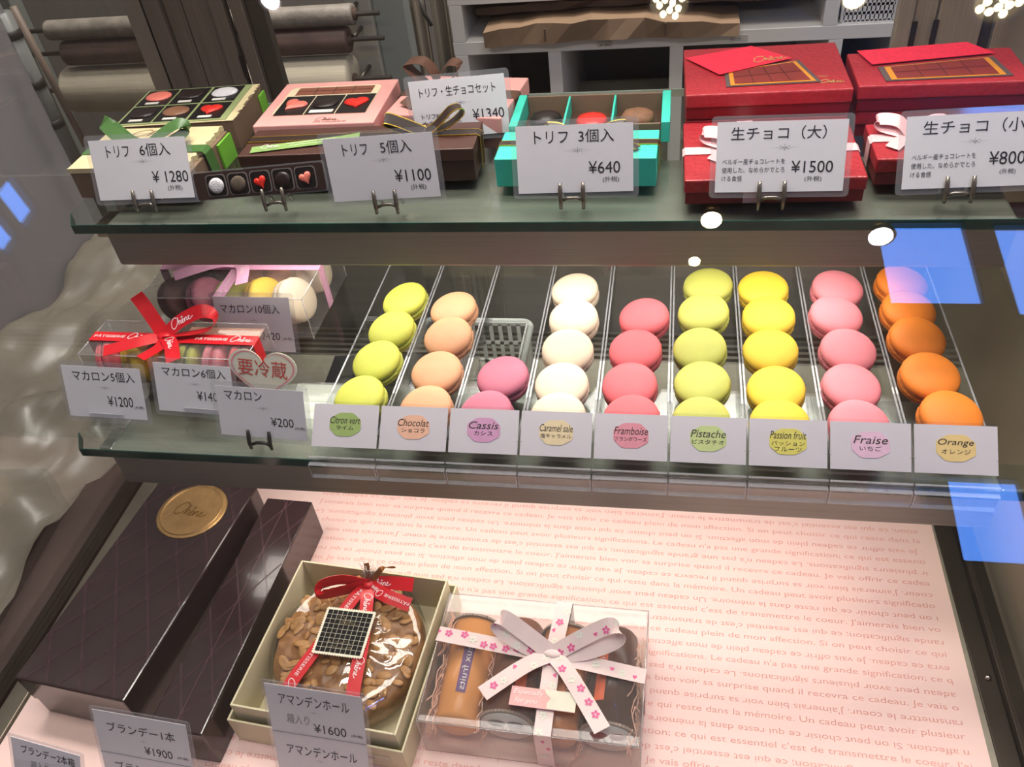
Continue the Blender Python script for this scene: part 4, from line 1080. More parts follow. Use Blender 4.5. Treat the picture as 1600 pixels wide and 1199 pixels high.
loop([(0, 0, 0), (-.020, -.012, .002), (-.048, -.022, -.001)], [(-.35, .9, .2), (-.4, .9, .2)], red_satin, t, 'ribbon_tail', bw, .014, .0068)
loop([(0, 0, 0), (.003, -.014, .000), (-.006, -.032, .001)], [(1, .2, 0), (1, -.25, 0)], red_satin, t, 'ribbon_tail', bw * .95)
loop([(0, 0, 0), (.014, -.014, .003), (.026, -.034, .001)], [(1, .5, .1), (1, .4, .1)], red_satin, t, 'ribbon_tail', bw, .008, .006)
a = MB(); dome(a, oval(.008, .0065), .006, Matrix.Translation(K - Vector((0, 0, .003)))); a.build('bow_knot', red_satin, t)
lf = thing('leaflet', 'pinkish brown printed leaflet lying under the lid of the red-ribboned box', 'leaflet', (BX + .042, BY + .010, BH - .004), radians(-.8))
MB().box(-.036, .035, -.011, .0125, 0, .0004).build('leaflet_paper', mat('leaflet_pink', (198, 140, 118), .6, 0, .03, 60), lf)
w = MB()
for k in range(5): flat(w, dashes(-.002, .030 - .004 * (k % 3), .0075 - .0036 * k, .0090 - .0036 * k, 20 + k, .2), .0006)
flat(w, signature(-.033, -.010, -.006, .008, .05), .0006); w.build('lettering', mat('leaflet_ink', (130, 76, 66), .6), lf)
six = [('raspberry', 'coral red macaron standing at the left end of the red-ribboned box'), ('passion fruit', 'orange-yellow macaron second in the red-ribboned box'), ('orange', 'orange macaron third in the red-ribboned box'),
       ('pistachio', 'green-yellow macaron fourth in the red-ribboned box'), ('strawberry', 'pink macaron fifth in the red-ribboned box'), ('raspberry', 'coral red macaron at the right end of the red-ribboned box')]
for k, (key, lb) in enumerate(six):
    nn = Vector((cos(.25), .0, sin(.25))) if k < 3 else Vector((cos(-.2), 0, sin(-.2)))
    macaron(lb, MAC[key], axis_frame(Vector((BX - .062 + .0248 * k, BY, MID + .0225)), nn, k * 1.3 + .1), 'macarons in the red-ribboned box')

TX, TY, TH = -.134, .211, .045
t = thing('macaron_gift_box', 'clear box of ten macarons tied with pink ribbon, behind the red-ribboned box', 'gift box', (TX, TY, MID + .0004), 0)
W10, D10 = .164, .103
clear_box(t, W10, D10, TH)
S = Strip([(-W10 / 2 - .0008, 0, .001), (-W10 / 2 - .0008, 0, TH + .0012), (0, 0, TH + .0012), (W10 / 2 + .0008, 0, TH + .0012), (W10 / 2 + .0008, 0, .001)], .012, (0, 1, 0), 1)
a = MB(); S.add(a); rb = a.build('ribbon', lilac_satin, t); w = MB(); brand_text(w, S, .218, .0055); w.build('ribbon_print', red_print, rb)
S = Strip([(0, D10 / 2 + .0008, .001), (0, D10 / 2 + .0008, TH + .0016), (0, 0, TH + .0016), (0, -D10 / 2 - .0008, TH + .0016), (0, -D10 / 2 - .0008, .001)], .012, (1, 0, 0), 1)
a = MB(); S.add(a); rb = a.build('ribbon', lilac_satin, t); w = MB(); brand_text(w, S, .108, .0055); w.build('ribbon_print', red_print, rb)
K = Vector((0, 0, TH + .004))
loop([(0, 0, 0), (-.018, -.008, .006), (-.052, -.030, .006)], [(-.4, .8, .3), (-.5, .8, .3)], lilac_satin, t, 'ribbon_tail', .012)
loop([(0, 0, 0), (.014, -.018, .006), (.022, -.042, .006)], [(1, .3, .1), (1, .3, .1)], lilac_satin, t, 'ribbon_tail', .012, .014, .006)
loop([(0, 0, 0), (-.016, .008, .010), (-.034, .014, .014), (-.020, .012, .004), (0, .002, .001)], [(0, .8, .5), (0, .8, .5)], lilac_satin, t, 'bow_loop', .012)
loop([(0, 0, 0), (.016, .008, .010), (.034, .014, .014), (.020, .012, .004), (0, .002, .001)], [(0, .8, .5), (0, .8, .5)], lilac_satin, t, 'bow_loop', .012)
choc_dark_col = make_macaron_meshes((96, 52, 44), (60, 34, 30), 'dark_chocolate')
ten = [(0, 0, choc_dark_col, 'dark brown'), (0, 1, choc_dark_col, 'dark brown'), (0, 2, MAC['chocolate'], 'tan'), (0, 3, MAC['chocolate'], 'tan'), (0, 4, MAC['caramel'], 'cream'),
       (1, 0, choc_dark_col, 'dark brown'), (1, 1, MAC['cassis'], 'mauve'), (1, 2, MAC['pistachio'], 'green'), (1, 3, MAC['passion fruit'], 'yellow'), (1, 4, MAC['caramel'], 'cream-white')]
NTH = ['at the left end', 'second from the left end', 'in the middle', 'second from the right end', 'at the right end']
for row, k, ms, cw in ten:
    nn = Vector((cos(.45), -.12, sin(.45))).normalized() if k < 3 else Vector((cos(-.4), -.25, sin(.5))).normalized()
    macaron('%s macaron %s of the %s row in the pink-ribboned box' % (cw, NTH[k], 'front' if row else 'back'), ms, axis_frame(Vector((TX - .061 + .0300 * k, TY + (.0245 if row == 0 else -.0235), MID + .0235)), nn, k * 1.1 + row), 'macarons in the pink-ribboned box')

def acrylic_block(label, at, x, n, y, z0):
    t = thing('card_stand', label, 'card stand', (at.x, at.y, z0), 0, 'clear acrylic stands')
    MB().prism([(-.014, -.012), (.014, -.012), (.018, -.006), (.018, .012), (-.018, .012), (-.018, -.006)], .0002, .003).build('foot', acrylic, t)
    inv = Matrix.Translation(-Vector((at.x, at.y, z0)))
    M = inv @ frame(at, x, y, n)
    b = MB(); b.box(-.016, .016, -.006, .006, .0016, .0030, M); b.box(-.016, .016, -.006, .008, -.0034, -.0020, M); b.box(-.016, .016, -.006, -.0046, -.0019, .0015, M)
    b.build('clamp', acrylic, t)
    e = MB(); e.box(-.016, .016, .0061, .0065, .0016, .0030, M); e.build('polished_edge', acrylic_edge, t)
    return t
def mid_card(label, px, foot, lean, lines, stand, smoky=False, **kw):
    p = on_z(*foot, MID); base = (0, p.y + .002, MID + .011)
    t, c, x, y, n, W, H = card(label, px, base, lean, lines, **kw)
    q = on_plane(foot[0], (px[2][1] + px[3][1]) / 2 + 3, Vector(base), n)
    if stand:
        (clip_stand(stand, q, x, n, y, .009, MID, mat('dark_clip_steel', (60, 58, 56), .3, .7)) if smoky else acrylic_block(stand, q, x, n, y, MID))
    return t, n, Vector(base)
mid_card('white price card reading five macarons 1200 yen, at the left end of the middle shelf', [(98, 571), (219, 576), (231, 657), (109, 648)], (170, 664), 22,
    [('マカロン5個入', .13, .92, .72, .92), ('¥1200', .53, .85, .24, .44), (TAX, .86, .98, .20, .27)], 'clear acrylic stand under the 1200 yen card', orn=(.52, .60, .14))
mid_card('white price card reading six macarons 1400 yen, before the red-ribboned box', [(236, 565), (363, 574), (366, 649), (253, 641)], (318, 668), 22,
    [('マカロン6個入', .11, .93, .74, .93), ('¥1400', .53, .86, .27, .46), (TAX, .87, .98, .22, .29)], 'clear acrylic stand under the 1400 yen card', orn=(.52, .60, .14))
mid_card('white price card reading macaron 200 yen, beside the lime flavour card', [(333, 601), (475, 612), (480, 688), (350, 679)], (408, 699), 20,
    [('マカロン', .10, .53, .74, .93), ('¥200', .60, .86, .25, .43), (TAX, .87, .985, .20, .27)], 'dark clip stand holding the 200 yen card', True, orn=(.53, .60, .14))
card('white price card reading ten macarons, half hidden between the two clear gift boxes', [(334, 464), (455, 464), (459, 551), (345, 546)], (0, .140, .012), 20,
    [('マカロン10個入', .08, .86, .70, .87), ('¥2420', .50, .82, .22, .36), (TAX, .86, .98, .21, .27)], orn=(.50, .57, .14))
# heart-shaped keep-chilled sign
th = radians(20); n = Vector((0, -cos(th), sin(th))); base = Vector((0, .052, .02))
cpt = on_plane(411, 583, base, n); xv = Vector((1, 0, 0)); yv = n.cross(xv)
t = thing('chilled_sign', 'cream heart-shaped sign with pink border reading keep refrigerated', 'sign', M=frame(cpt, xv, yv, n) @ Matrix.Rotation(radians(-5), 4, 'Z'))
hp = [(p[0] * 1.04, p[1] * .90) for p in heart(.0305, 60)]
MB().prism(hp, -.0006, .0).build('heart_card', mat('cream_board', (226, 220, 200), .6, 0, .02), t)
bd = MB(); n_ = len(hp); a = [(x * .93, y * .93 + .0002) for x, y in hp]; b = [(x * .885, y * .885 + .0004) for x, y in hp]
bd.add([(x, y, .0003) for x, y in a] + [(x, y, .0003) for x, y in b], [(i, (i + 1) % n_, n_ + (i + 1) % n_, n_ + i) for i in range(n_)]); bd.build('pink_border', mat('pink_marker', (232, 140, 148), .6), t)
w = MB(); flat(w, fit_text('要冷蔵', -.0215, .0215, -.0035, .0115), .0006); w.build('lettering', mat('red_marker', (196, 70, 58), .6), t)

# ------------------------------------------------------------------ things on the deck seen through the middle shelf
nb = thing('dark_box', 'navy black box lying on the steel deck below the macaron trays', 'box', (-.033, .255, DECK + .0002), radians(4))
MB().box(-.075, .075, -.050, .050, 0, .046).build('base', mat('navy_black_card', (40, 36, 46), .4, 0, .05), nb, .001)
MB().box(-.076, .076, -.051, .051, .0462, .060).build('lid', mat('navy_black_card', (40, 36, 46)), nb, .001)
basket('plastic_basket', 'white slotted plastic basket on the deck below the cassis tray', .052, .117, .235, .335, DECK + .001, DECK + .085, 6, 3, plastic_white)

# ================================================================== BOTTOM DECK
# printed paper sheet: alternate lines run the other way up
ps = thing('paper_sheet', 'pale pink sheet printed with lines of French text, covering the case deck', 'paper', (.11, .0, DECK + .0002), radians(-.8))
PW, PD = .418, .50
MB().box(-.392, PW, -.258, .20, 0, .0004).build('sheet', mat('pink_print_paper', (250, 214, 206), .6, 0, .012, 4), ps)
TXT = ("ce qui est essentiel c'est de transmettre le coeur. J'aimerais bien voir sa surprise quand il recevra ce cadeau. Je vais offrir ce cadeau plein de mon affection. "
       "Si on peut choisir ce qui reste dans la mémoire. Un cadeau peut avoir plusieurs significations. Le cadeau n'a pas une grande signification; ")
pm = MB(); nl = 150; y = .192; k = 0; start = 0
while y > -.255:
    s = ''.join(TXT[(start + j) % len(TXT)] for j in range(nl)).strip()
    start += 59
    vf = fit_text(s, -.20, .404, y, y + .0070)
    if k % 2: vf = ([(.404 - (x + .20), 2 * y + .0066 - yy) for x, yy in vf[0]], vf[1])
    flat(pm, vf, .0006); y -= .0119; k += 1
pm.build('lettering', mat('rose_ink', (234, 168, 158), .6), ps)

# --- brandy cake boxes
brandy = mat('aubergine_box_card', (46, 30, 32), .2, 0, .08, 12, coat=.3)
plaid = mat('plaid_line_print', (86, 56, 66), .3)
def plaid_lines(t, w, d, z, sx=.045, slope=.62):
    g = MB()
    def clip_line(x0, y0, x1, y1):
        a, b = 0.0, 1.0; dx, dy = x1 - x0, y1 - y0
        for p, q in ((-dx, x0 + w), (dx, w - x0), (-dy, y0 + d), (dy, d - y0)):
            if abs(p) < 1e-9:
                if q < 0: return None
            else:
                r = q / p
                if p < 0: a = max(a, r)
                else: b = min(b, r)
        return None if a >= b else (x0 + a * dx, y0 + a * dy, x0 + b * dx, y0 + b * dy)
    for s in (1, -1):
        for k in range(-14, 15):
            for o in (0, .0022):
                q = clip_line(-1, -slope * s + k * sx + o, 1, slope * s + k * sx + o)
                if q:
                    L = sqrt((q[2] - q[0]) ** 2 + (q[3] - q[1]) ** 2)
                    g.box(0, L, -.00016, .00016, z, z + .0001, Matrix.Translation((q[0], q[1], 0)) @ Matrix.Rotation(atan2(q[3] - q[1], q[2] - q[0]), 4, 'Z'))
    return g.build('plaid_print', plaid, t)
t = thing('brandy_cake_box', 'wide aubergine lidded box with a gold oval seal, at the left of the deck', 'box', (-.1935, -.0195, DECK + .0008), radians(-5.6))
MB().box(-.053, .053, -.116, .116, 0, .040).build('base', brandy, t, .001)
MB().box(-.0545, .0545, -.1175, .1175, .0245, .0595).build('lid', brandy, t, .0016)
plaid_lines(t, .053, .1155, .0598, .05, 1.5)
sc_ = Matrix.Rotation(radians(5.6), 3, 'Z') @ (on_z(300, 799, DECK + .0604) - Vector((-.1935, -.0195, DECK + .0008)))
sealM = Matrix.Translation((sc_.x, sc_.y, .0598))
s = MB(); dome(s, oval(.0355, .0345, 48), .0016, sealM)
s.lathe([(.0290, .0), (.0295, .0020), (.0310, .0021), (.0315, .0)], 48, sealM)
sl = s.build('gold_seal', gold_foil, t)
w = MB(); flat(w, signature(-.018, .018, -.007, .008, .09), .0018, sealM); w.build('lettering', mat('dark_gold', (150, 110, 50), .35, .6), sl)
t = thing('brandy_cake_box', 'narrow aubergine box lying right of the gold-sealed box', 'box', (-.0985, -.0345, DECK + .0008), radians(-2.2))
MB().box(-.0245, .0245, -.1215, .1215, 0, .0485).build('body', brandy, t, .0014)
MB().box(-.0015, -.0007, -.1205, .1205, .0487, .0489).build('lid_seam', plaid, t)
plaid_lines(t, .0235, .1205, .0487, .055, 1.9)

# --- cake in its cream box
cream_card = mat('cream_box_card', (214, 204, 170), .55, 0, .04, 30, .12, 500)
FLp, FRp, BRp, BLp = [on_z(x, y, -.150) for x, y in ((364, 1102), (623, 1151), (695, 905), (466, 875))]
cc = (FLp + FRp + BRp + BLp) / 4
xv = ((FRp - FLp) + (BRp - BLp)); yaw = atan2(xv.y, xv.x)
CW = ((FRp - FLp).length + (BRp - BLp).length) / 2; CD = ((BLp - FLp).length + (BRp - FRp).length) / 2
t = thing('cake_box', 'cream card box, open and set in its lid, holding a wrapped round cake', 'box', (cc.x, cc.y, DECK + .0008), yaw)
def open_tray(mb, w, d, z0, z1, th, floor=True):
    if floor: mb.box(-w / 2, w / 2, -d / 2, d / 2, z0, z0 + th)
    for s in (-1, 1):
        mb.box(s * w / 2 - (th if s > 0 else 0), s * w / 2 + (th if s < 0 else 0), -d / 2, d / 2, z0 + th, z1)
        mb.box(-w / 2 + th, w / 2 - th, s * d / 2 - (th if s > 0 else 0), s * d / 2 + (th if s < 0 else 0), z0 + th, z1)
    return mb
open_tray(MB(), CW + .010, CD + .012, 0, .034, .0018).build('outer_lid', cream_card, t, .0005)
open_tray(MB(), CW, CD, .002, .0488, .0018).build('inner_tray', cream_card, t, .0005)
MB().box(.030, .064, -CD / 2 - .0066, -CD / 2 - .0061, .010, .022).build('sticker', mat('cream_sticker', (204, 196, 168), .6), t)
w = MB(); flat(w, fit_text('● ●', .036, .050, .014, .019), 0, frame(Vector((0, -CD / 2 - .0068, 0)), Vector((1, 0, 0)), Vector((0, 0, 1)), Vector((0, -1, 0)))); w.build('lettering', ink_grey, t)
Rz = Matrix.Translation((cc.x, cc.y, DECK + .0008)) @ Matrix.Rotation(yaw, 4, 'Z')
CR = min(CW, CD) / 2 - .0055
ck = thing('almond_cake', 'round almond cake in clear wrap tied with red printed ribbon, in the cream box', 'cake', M=Rz @ Matrix.Translation((.000, .004, .0062)) @ Matrix.Rotation(radians(5), 4, 'X'))
def cake_mat():
    m = bpy.data.materials.new('almond_cake_crust'); m.use_nodes = True; nt = m.node_tree; b = nt.nodes['Principled BSDF']
    tc = nt.nodes.new('ShaderNodeTexCoord'); v = nt.nodes.new('ShaderNodeTexVoronoi'); v.inputs['Scale'].default_value = 95; v.feature = 'SMOOTH_F1'; v.inputs['Smoothness'].default_value = .4
    n = nt.nodes.new('ShaderNodeTexNoise'); n.inputs['Scale'].default_value = 70; n.inputs['Detail'].default_value = 5
    nt.links.new(tc.outputs['Object'], v.inputs['Vector']); nt.links.new(tc.outputs['Object'], n.inputs['Vector'])
    r = nt.nodes.new('ShaderNodeValToRGB'); e = r.color_ramp.elements
    e[0].position = .28; e[0].color = rgb(112, 70, 40); e[1].position = .72; e[1].color = rgb(186, 134, 84)
    nt.links.new(n.outputs['Fac'], r.inputs['Fac']); nt.links.new(r.outputs['Color'], b.inputs['Base Color'])
    b.inputs['Roughness'].default_value = .35
    bp = nt.nodes.new('ShaderNodeBump'); bp.inputs['Strength'].default_value = .8; bp.inputs['Distance'].default_value = .003
    nt.links.new(v.outputs['Distance'], bp.inputs['Height']); nt.links.new(bp.outputs['Normal'], b.inputs['Normal'])
    return m
crust = cake_mat()
mb = MB(); n = 72; prof = [(CR * .90, 0), (CR * .97, .006), (CR, .018), (CR * .985, .028), (CR * .94, .033), (CR * .8, .0355), (CR * .55, .0365), (CR * .28, .037), (.0001, .037)]
vs = []; fs = []
for k, (r, z) in enumerate(prof):
    for i in range(n):
        a = 2 * pi * i / n; q = 1 + .018 * noise.noise((cos(a) * 3, sin(a) * 3, z * 60)); rr = r * q
        vs.append((rr * cos(a), rr * sin(a), z + (.0012 * noise.noise((rr * cos(a) * 130, rr * sin(a) * 130, 2)) if z > .02 else 0)))
for k in range(len(prof) - 1): fs += [(k * n + i, k * n + (i + 1) % n, (k + 1) * n + (i + 1) % n, (k + 1) * n + i) for i in range(n)]
fs.append(tuple(range(n - 1, -1, -1))); mb.add(vs, fs, None, True); mb.build('cake_body', crust, ck)
alm = MB(); random.seed(5)
for k in range(170):
    a = random.uniform(0, 2 * pi); r = CR * .95 * sqrt(random.random())
    z = .0362 + .001 * (1 - r / CR) - (.0035 * max(0, r / CR - .82) / .18)
    L = random.uniform(.0036, .0075)
    pl = oval(L, L * random.uniform(.5, .75), 10)
    dome(alm, pl, .0013, Matrix.Translation((r * cos(a), r * sin(a), z)) @ Matrix.Rotation(random.uniform(0, 6), 4, 'Z') @ Matrix.Rotation(random.uniform(-.35, .35), 4, 'X'))
o = alm.build('almond_pieces', mat('almond_tan', (190, 140, 84), .35, 0, .24, 60), ck); o['kind'] = 'stuff'
# clear wrap: a loosely crinkled skin over the cake
vs = []; fs = []; n = 80; ring = [(1.03, .002), (1.045, .016), (1.04, .032), (.98, .0385), (.86, .0405), (.7, .0412), (.5, .0415), (.3, .0418), (.1, .042)]
for k, (r, z) in enumerate(ring):
    for i in range(n):
        a = 2 * pi * i / n; q = noise.noise((cos(a) * 4, sin(a) * 4, r * 5)); rr = CR * r * (1 + .012 * q)
        vs.append((rr * cos(a), rr * sin(a), z + .0016 * abs(noise.noise((cos(a) * 5 * r, sin(a) * 5 * r, 3.3))) * (z > .03) + .0005 * q))
for k in range(len(ring) - 1): fs += [(k * n + i, k * n + (i + 1) % n, (k + 1) * n + (i + 1) % n, (k + 1) * n + i) for i in range(n)]
fs.append(tuple(range((len(ring) - 1) * n, len(ring) * n)))
MB().add(vs, fs, None, True).build('clear_wrap', cello, ck)
# gathered neck of the wrap with gold twist ends, and the red bow
NB = Vector((.004, CR * .80, .044))
g = MB()
for k in range(9):
    a = -.2 + .18 * k; L = .012 + .004 * sin(k * 2.1)
    g.tube([NB, NB + Vector((L * .6 * cos(a + 1.0), L * .5, .008)), NB + Vector((L * 1.1 * cos(a + 1.0), L * .9, .012))], [.0022, .0016, .0026], 6)
g.build('wrap_gather', cello, ck)
for pts in ([NB + Vector((0, .002, .002)), NB + Vector((-.001, .008, .010)), NB + Vector((-.003, .013, .014))], [NB + Vector((.004, .002, .002)), NB + Vector((.012, .010, .012)), NB + Vector((.024, .014, .012))]):
    a = MB(); Strip(pts, .005, (1, .2, .2)).add(a); a.build('gold_tie', mat('copper_tie', (170, 110, 60), .3, .7), ck)
RW = .0118
def red_strip(pts, sd, nm, u=None, word=True, flip=False, wd=RW, size=.0064, rep=1, n=10):
    S = Strip(pts, wd, sd, n); a = MB(); S.add(a, th=.0004); o = a.build(nm, red_satin, ck)
    if u is not None:
        w = MB()
        for k in range(rep): brand_text(w, S, u + k * size * 9.4, size, flip=flip, word=word)
        w.build('ribbon_print', red_print, o)
    return o
zt = .0446
red_strip([NB, (-.004, CR * .55, zt + .001), (-.016, 0, zt), (-.030, -CR * .62, zt - .001), (-.036, -CR * 1.0, .040)], (1, .2, 0), 'ribbon_tail', .008, True, False, rep=2)
red_strip([NB, (.010, CR * .5, zt + .002), (.018, 0, zt + .001), (.024, -CR * .6, zt), (.030, -CR * 1.0, .040), (.032, -CR * 1.07, .020)], (1, .1, 0), 'ribbon_tail', .010, False, False, rep=3, size=.0062)
red_strip([NB, NB + Vector((.018, .002, .004)), NB + Vector((.042, .004, .003))], (0, .9, .5), 'ribbon_tail', .002, False)
red_strip([NB, NB + Vector((.020, -.010, .004)), NB + Vector((.044, -.014, .000))], (.2, .9, .3), 'ribbon_tail', .001, True, True, size=.0052)
red_strip([NB, NB + Vector((-.020, -.004, .010)), NB + Vector((-.036, -.012, .012)), NB + Vector((-.038, -.018, .004)), NB + Vector((-.018, -.008, .000)), NB], [(.05, .25, 1), (.1, .2, 1), (.05, .3, 1)], 'bow_loop', .006, False)
a = MB(); dome(a, oval(.006, .0055), .005, Matrix.Translation(NB - Vector((0, 0, .001)))); a.build('bow_knot', red_satin, ck)
# stamp-shaped label
SW, SH = .046, .044; q = []
def teeth(x0, y0, x1, y1, n):
    for k in range(n):
        for j, f in enumerate((0, .3, .5, .7)):
            u = (k + f) / n; d = (0, .0006, .0011, .0006)[j]; L = sqrt((x1 - x0) ** 2 + (y1 - y0) ** 2)
            nx, ny = -(y1 - y0) / L, (x1 - x0) / L
            q.append((x0 + (x1 - x0) * u + nx * d, y0 + (y1 - y0) * u + ny * d))
teeth(-SW / 2, -SH / 2, SW / 2, -SH / 2, 20); teeth(SW / 2, -SH / 2, SW / 2, SH / 2, 20); teeth(SW / 2, SH / 2, -SW / 2, SH / 2, 20); teeth(-SW / 2, SH / 2, -SW / 2, -SH / 2, 20)
Ms = Matrix.Translation((.000, .004, zt + .0026)) @ Matrix.Rotation(radians(2), 4, 'Z')
st = MB().prism(q, 0, .0006, Ms).build('stamp_label', mat('stamp_cream', (240, 232, 208), .5), ck)
g = MB(); c = .0413 / 9
for i in range(9):
    for j in range(9): g.box(-.0205 + i * .00455 + .00018, -.0205 + (i + 1) * .00455 - .00018, -.0195 + j * .00433 + .00018, -.0195 + (j + 1) * .00433 - .00018, .0007, .0008, Ms)
g.build('grid_print', mat('stamp_black', (10, 10, 12), .7, spec=.2), st)
w = MB(); flat(w, signature(-.012, .010, .006, .014, .06), .001, Ms)
for k in range(2): flat(w, dashes(-.011, .011, -.0105 - .0045 * k, -.0075 - .0045 * k, 30 + k), .001, Ms)
w.build('lettering', mat('stamp_gold', (120, 106, 78), .4, .4), st)
def deck_card(label, px, base, lean, lines, hand=None, orn=None, fold=.487):
    t, c, x, y, n, W, H = card(label, px, base, lean, lines, orn=orn, hand=hand, margin=.003, group='folded price cards on the deck', name='price_card')
    ln = MB().box(-W / 2, W / 2, H * fold - .0003, H * fold + .0003, .0011, .0012).build('fold_line', ink_grey, t)
    foot = c - y * (H / 2); 
    return t
deck_card('white two-part price card reading 1600 and 1300 yen, before the cream cake box', [(405, 1066), (553, 1086), (595, 1262), (451, 1236)], (0, -.176, -.20), 14,
    [('アマンデンホール', .13, .86, 0.844, 0.940), ('¥1600', .46, .80, 0.628, 0.706), (TAX, .85, .97, 0.633, 0.663), ('アマンデンホール', .13, .88, 0.395, 0.490), ('¥1300', .44, .80, 0.179, 0.257), (TAX, .84, .96, 0.188, 0.214)],
    hand=[('箱入り', .18, .42, 0.680, 0.767)], orn=[(.48, .80, .09), (.48, .36, .09)], fold=.59)
deck_card('white two-part price card reading 1900 yen, before the narrow aubergine box', [(138, 1106), (282, 1131), (320, 1258), (178, 1231)], (0, -.195, -.20), 18,
    [('ブランデー1本', .13, .86, .76, .88), ('¥1900', .50, .80, .54, .64), (TAX, .85, .97, .55, .59), ('ブランデー1本', .13, .86, .27, .39)], orn=[(.5, .70, .09), (.5, .20, .09)])
deck_card('white price card for the two-piece brandy cake box, at the left front corner', [(2, 1146), (112, 1176), (146, 1284), (46, 1254)], (0, -.219, -.20), 18,
    [('ブランデー2本箱', .14, .92, .80, .93), ], hand=[('箱入り', .25, .52, .60, .72)], orn=[(.5, .74, .09)])

# --- clear gift box of jellies with blossom ribbon
G = [on_z(x, y, -.150) for x, y in ((648, 1126), (1000, 1169), (1014, 955), (705, 928))]
gc = (G[0] + G[1] + G[2] + G[3]) / 4; gx = (G[1] - G[0]) + (G[2] - G[3]); gyaw = atan2(gx.y, gx.x)
GW = ((G[1] - G[0]).length + (G[2] - G[3]).length) / 2; GD = ((G[3] - G[0]).length + (G[2] - G[1]).length) / 2; GH = .0492
t = thing('jelly_gift_box', 'clear gift box of jelly cups tied with a cherry-blossom ribbon, right of the cake', 'gift box', (gc.x, gc.y, DECK + .0008), gyaw)
clear_box(t, GW, GD, GH, film, mat('pale_pink_card', (236, 196, 180), .6), .0005)
Gm = Matrix.Translation((gc.x, gc.y, DECK + .0008)) @ Matrix.Rotation(gyaw, 4, 'Z')
blossom_satin = mat('blossom_ribbon_cream', (232, 208, 204), .4, 0, .04, 50)
blossom_pink = mat('blossom_pink', (226, 92, 150), .45)
blossom_pale = mat('blossom_pale', (226, 226, 210), .5)
def blossom(mb, S, u, v, r, off):
    vf = ([], [])
    for p in range(5):
        a = 2 * pi * p / 5; o = len(vf[0]); m = 8
        for k in range(m):
            b = 2 * pi * k / m; x = r * .62 + r * .42 * cos(b); y = r * .34 * sin(b)
            vf[0].append((u + x * cos(a) - y * sin(a), v + x * sin(a) + y * cos(a)))
        vf[1].append(tuple(range(o, o + m)))
    S.write(mb, vf, off=off)
def petal(mb, S, u, v, r, off):
    S.write(mb, ([(u + x, v + y) for x, y in heart(r, 12)], [tuple(range(12))]), off=off)
def sakura(pts, sd, nm, parent, wd=.0135, n=10, seed=0, th=.0004):
    S = Strip(pts, wd, sd, n); a = MB(); S.add(a, th=th); o = a.build(nm, blossom_satin, parent)
    rr = random.Random(seed); p1 = MB(); p2 = MB(); u = .006
    while u < S.L[-1] - .004:
        v = rr.uniform(-.3, .3) * wd; k = rr.random()
        if k < .45: blossom(p1, S, u, v, .0034, .0006)
        elif k < .7: petal(p1, S, u, v, .0020, .0006)
        else: blossom(p2, S, u, v, .0034, .0006)
        u += rr.uniform(.008, .014)
    if p1.f: p1.build('blossom_print', blossom_pink, o)
    if p2.f: p2.build('pale_blossom_print', blossom_pale, o)
    return o
hw, hd = GW / 2 + .0008, GD / 2 + .0008
zt = GH + .0012
KX, KY = .012, .008
sakura([(-hw, KY + .010, .001), (-hw, KY + .010, zt), (KX, KY, zt), (hw, KY - .010, zt), (hw, KY - .010, .001)], (0, 1, 0), 'ribbon', t, n=1, seed=1)
sakura([(KX + .004, hd, .001), (KX + .004, hd, zt + .0006), (KX, KY, zt + .0006), (KX + .001, -hd, zt + .0006), (KX + .001, -hd, .001)], (1, 0, 0), 'ribbon', t, n=1, seed=2)
K = Vector((KX, KY, zt + .002))
sakura([K, K + Vector((-.022, .010, .010)), K + Vector((-.042, .018, .018)), K + Vector((-.046, .014, .010)), K + Vector((-.022, .004, .002)), K], [(.3, .8, .4), (.5, .7, .3), (.2, .9, .4)], 'bow_loop', t, seed=3)
sakura([K, K + Vector((.024, .012, .010)), K + Vector((.046, .020, .018)), K + Vector((.052, .014, .010)), K + Vector((.026, .004, .002)), K], [(-.3, .8, .4), (-.5, .7, .3), (-.2, .9, .4)], 'bow_loop', t, seed=4)
sakura([K, K + Vector((-.020, -.014, .003)), K + Vector((-.050, -.042, .003))], (.7, -.6, 0), 'ribbon_tail', t, seed=5)
sakura([K, K + Vector((.016, -.018, .003)), K + Vector((.046, -.060, .003))], (.8, .5, 0), 'ribbon_tail', t, seed=6)
a = MB(); dome(a, oval(.0085, .0045), .0042, Matrix.Translation(K - Vector((0, 0, .0014)))); a.build('bow_knot', blossom_satin, t)
Mt = Matrix.Translation((KX - .002, KY - .040, zt + .003)) @ Matrix.Rotation(radians(-1), 4, 'Z')
tg_ = MB().box(-.026, .026, -.008, .008, 0, .0006, Mt).build('gift_tag', mat('pink_tag', (238, 178, 174), .5), t)
cl = MB().prism([(.004, -.0078), (.026, -.0078), (.026, .008), (.000, .008), (.002, .004), (.006, .001), (.0035, -.003)], .0007, .0009, Mt); cl.build('lace_print', mat('lace_cream', (232, 226, 206), .6), tg_)
w = MB(); flat(w, fit_text('Especially', -.024, .000, .0005, .006, .3), .001, Mt); flat(w, fit_text('for you', -.022, -.004, -.0065, -.001, .3), .001, Mt); w.build('lettering', mat('tag_white_ink', (250, 232, 230), .5), tg_)
jelly = lambda nm, c: mat(nm, c, .22, 0, .05, 30, spec=.3)
lid_film = mat('lid_grey_film', (216, 210, 204), .45, 0, .04)
cherry = mat('cherry_print', (132, 40, 44), .5)
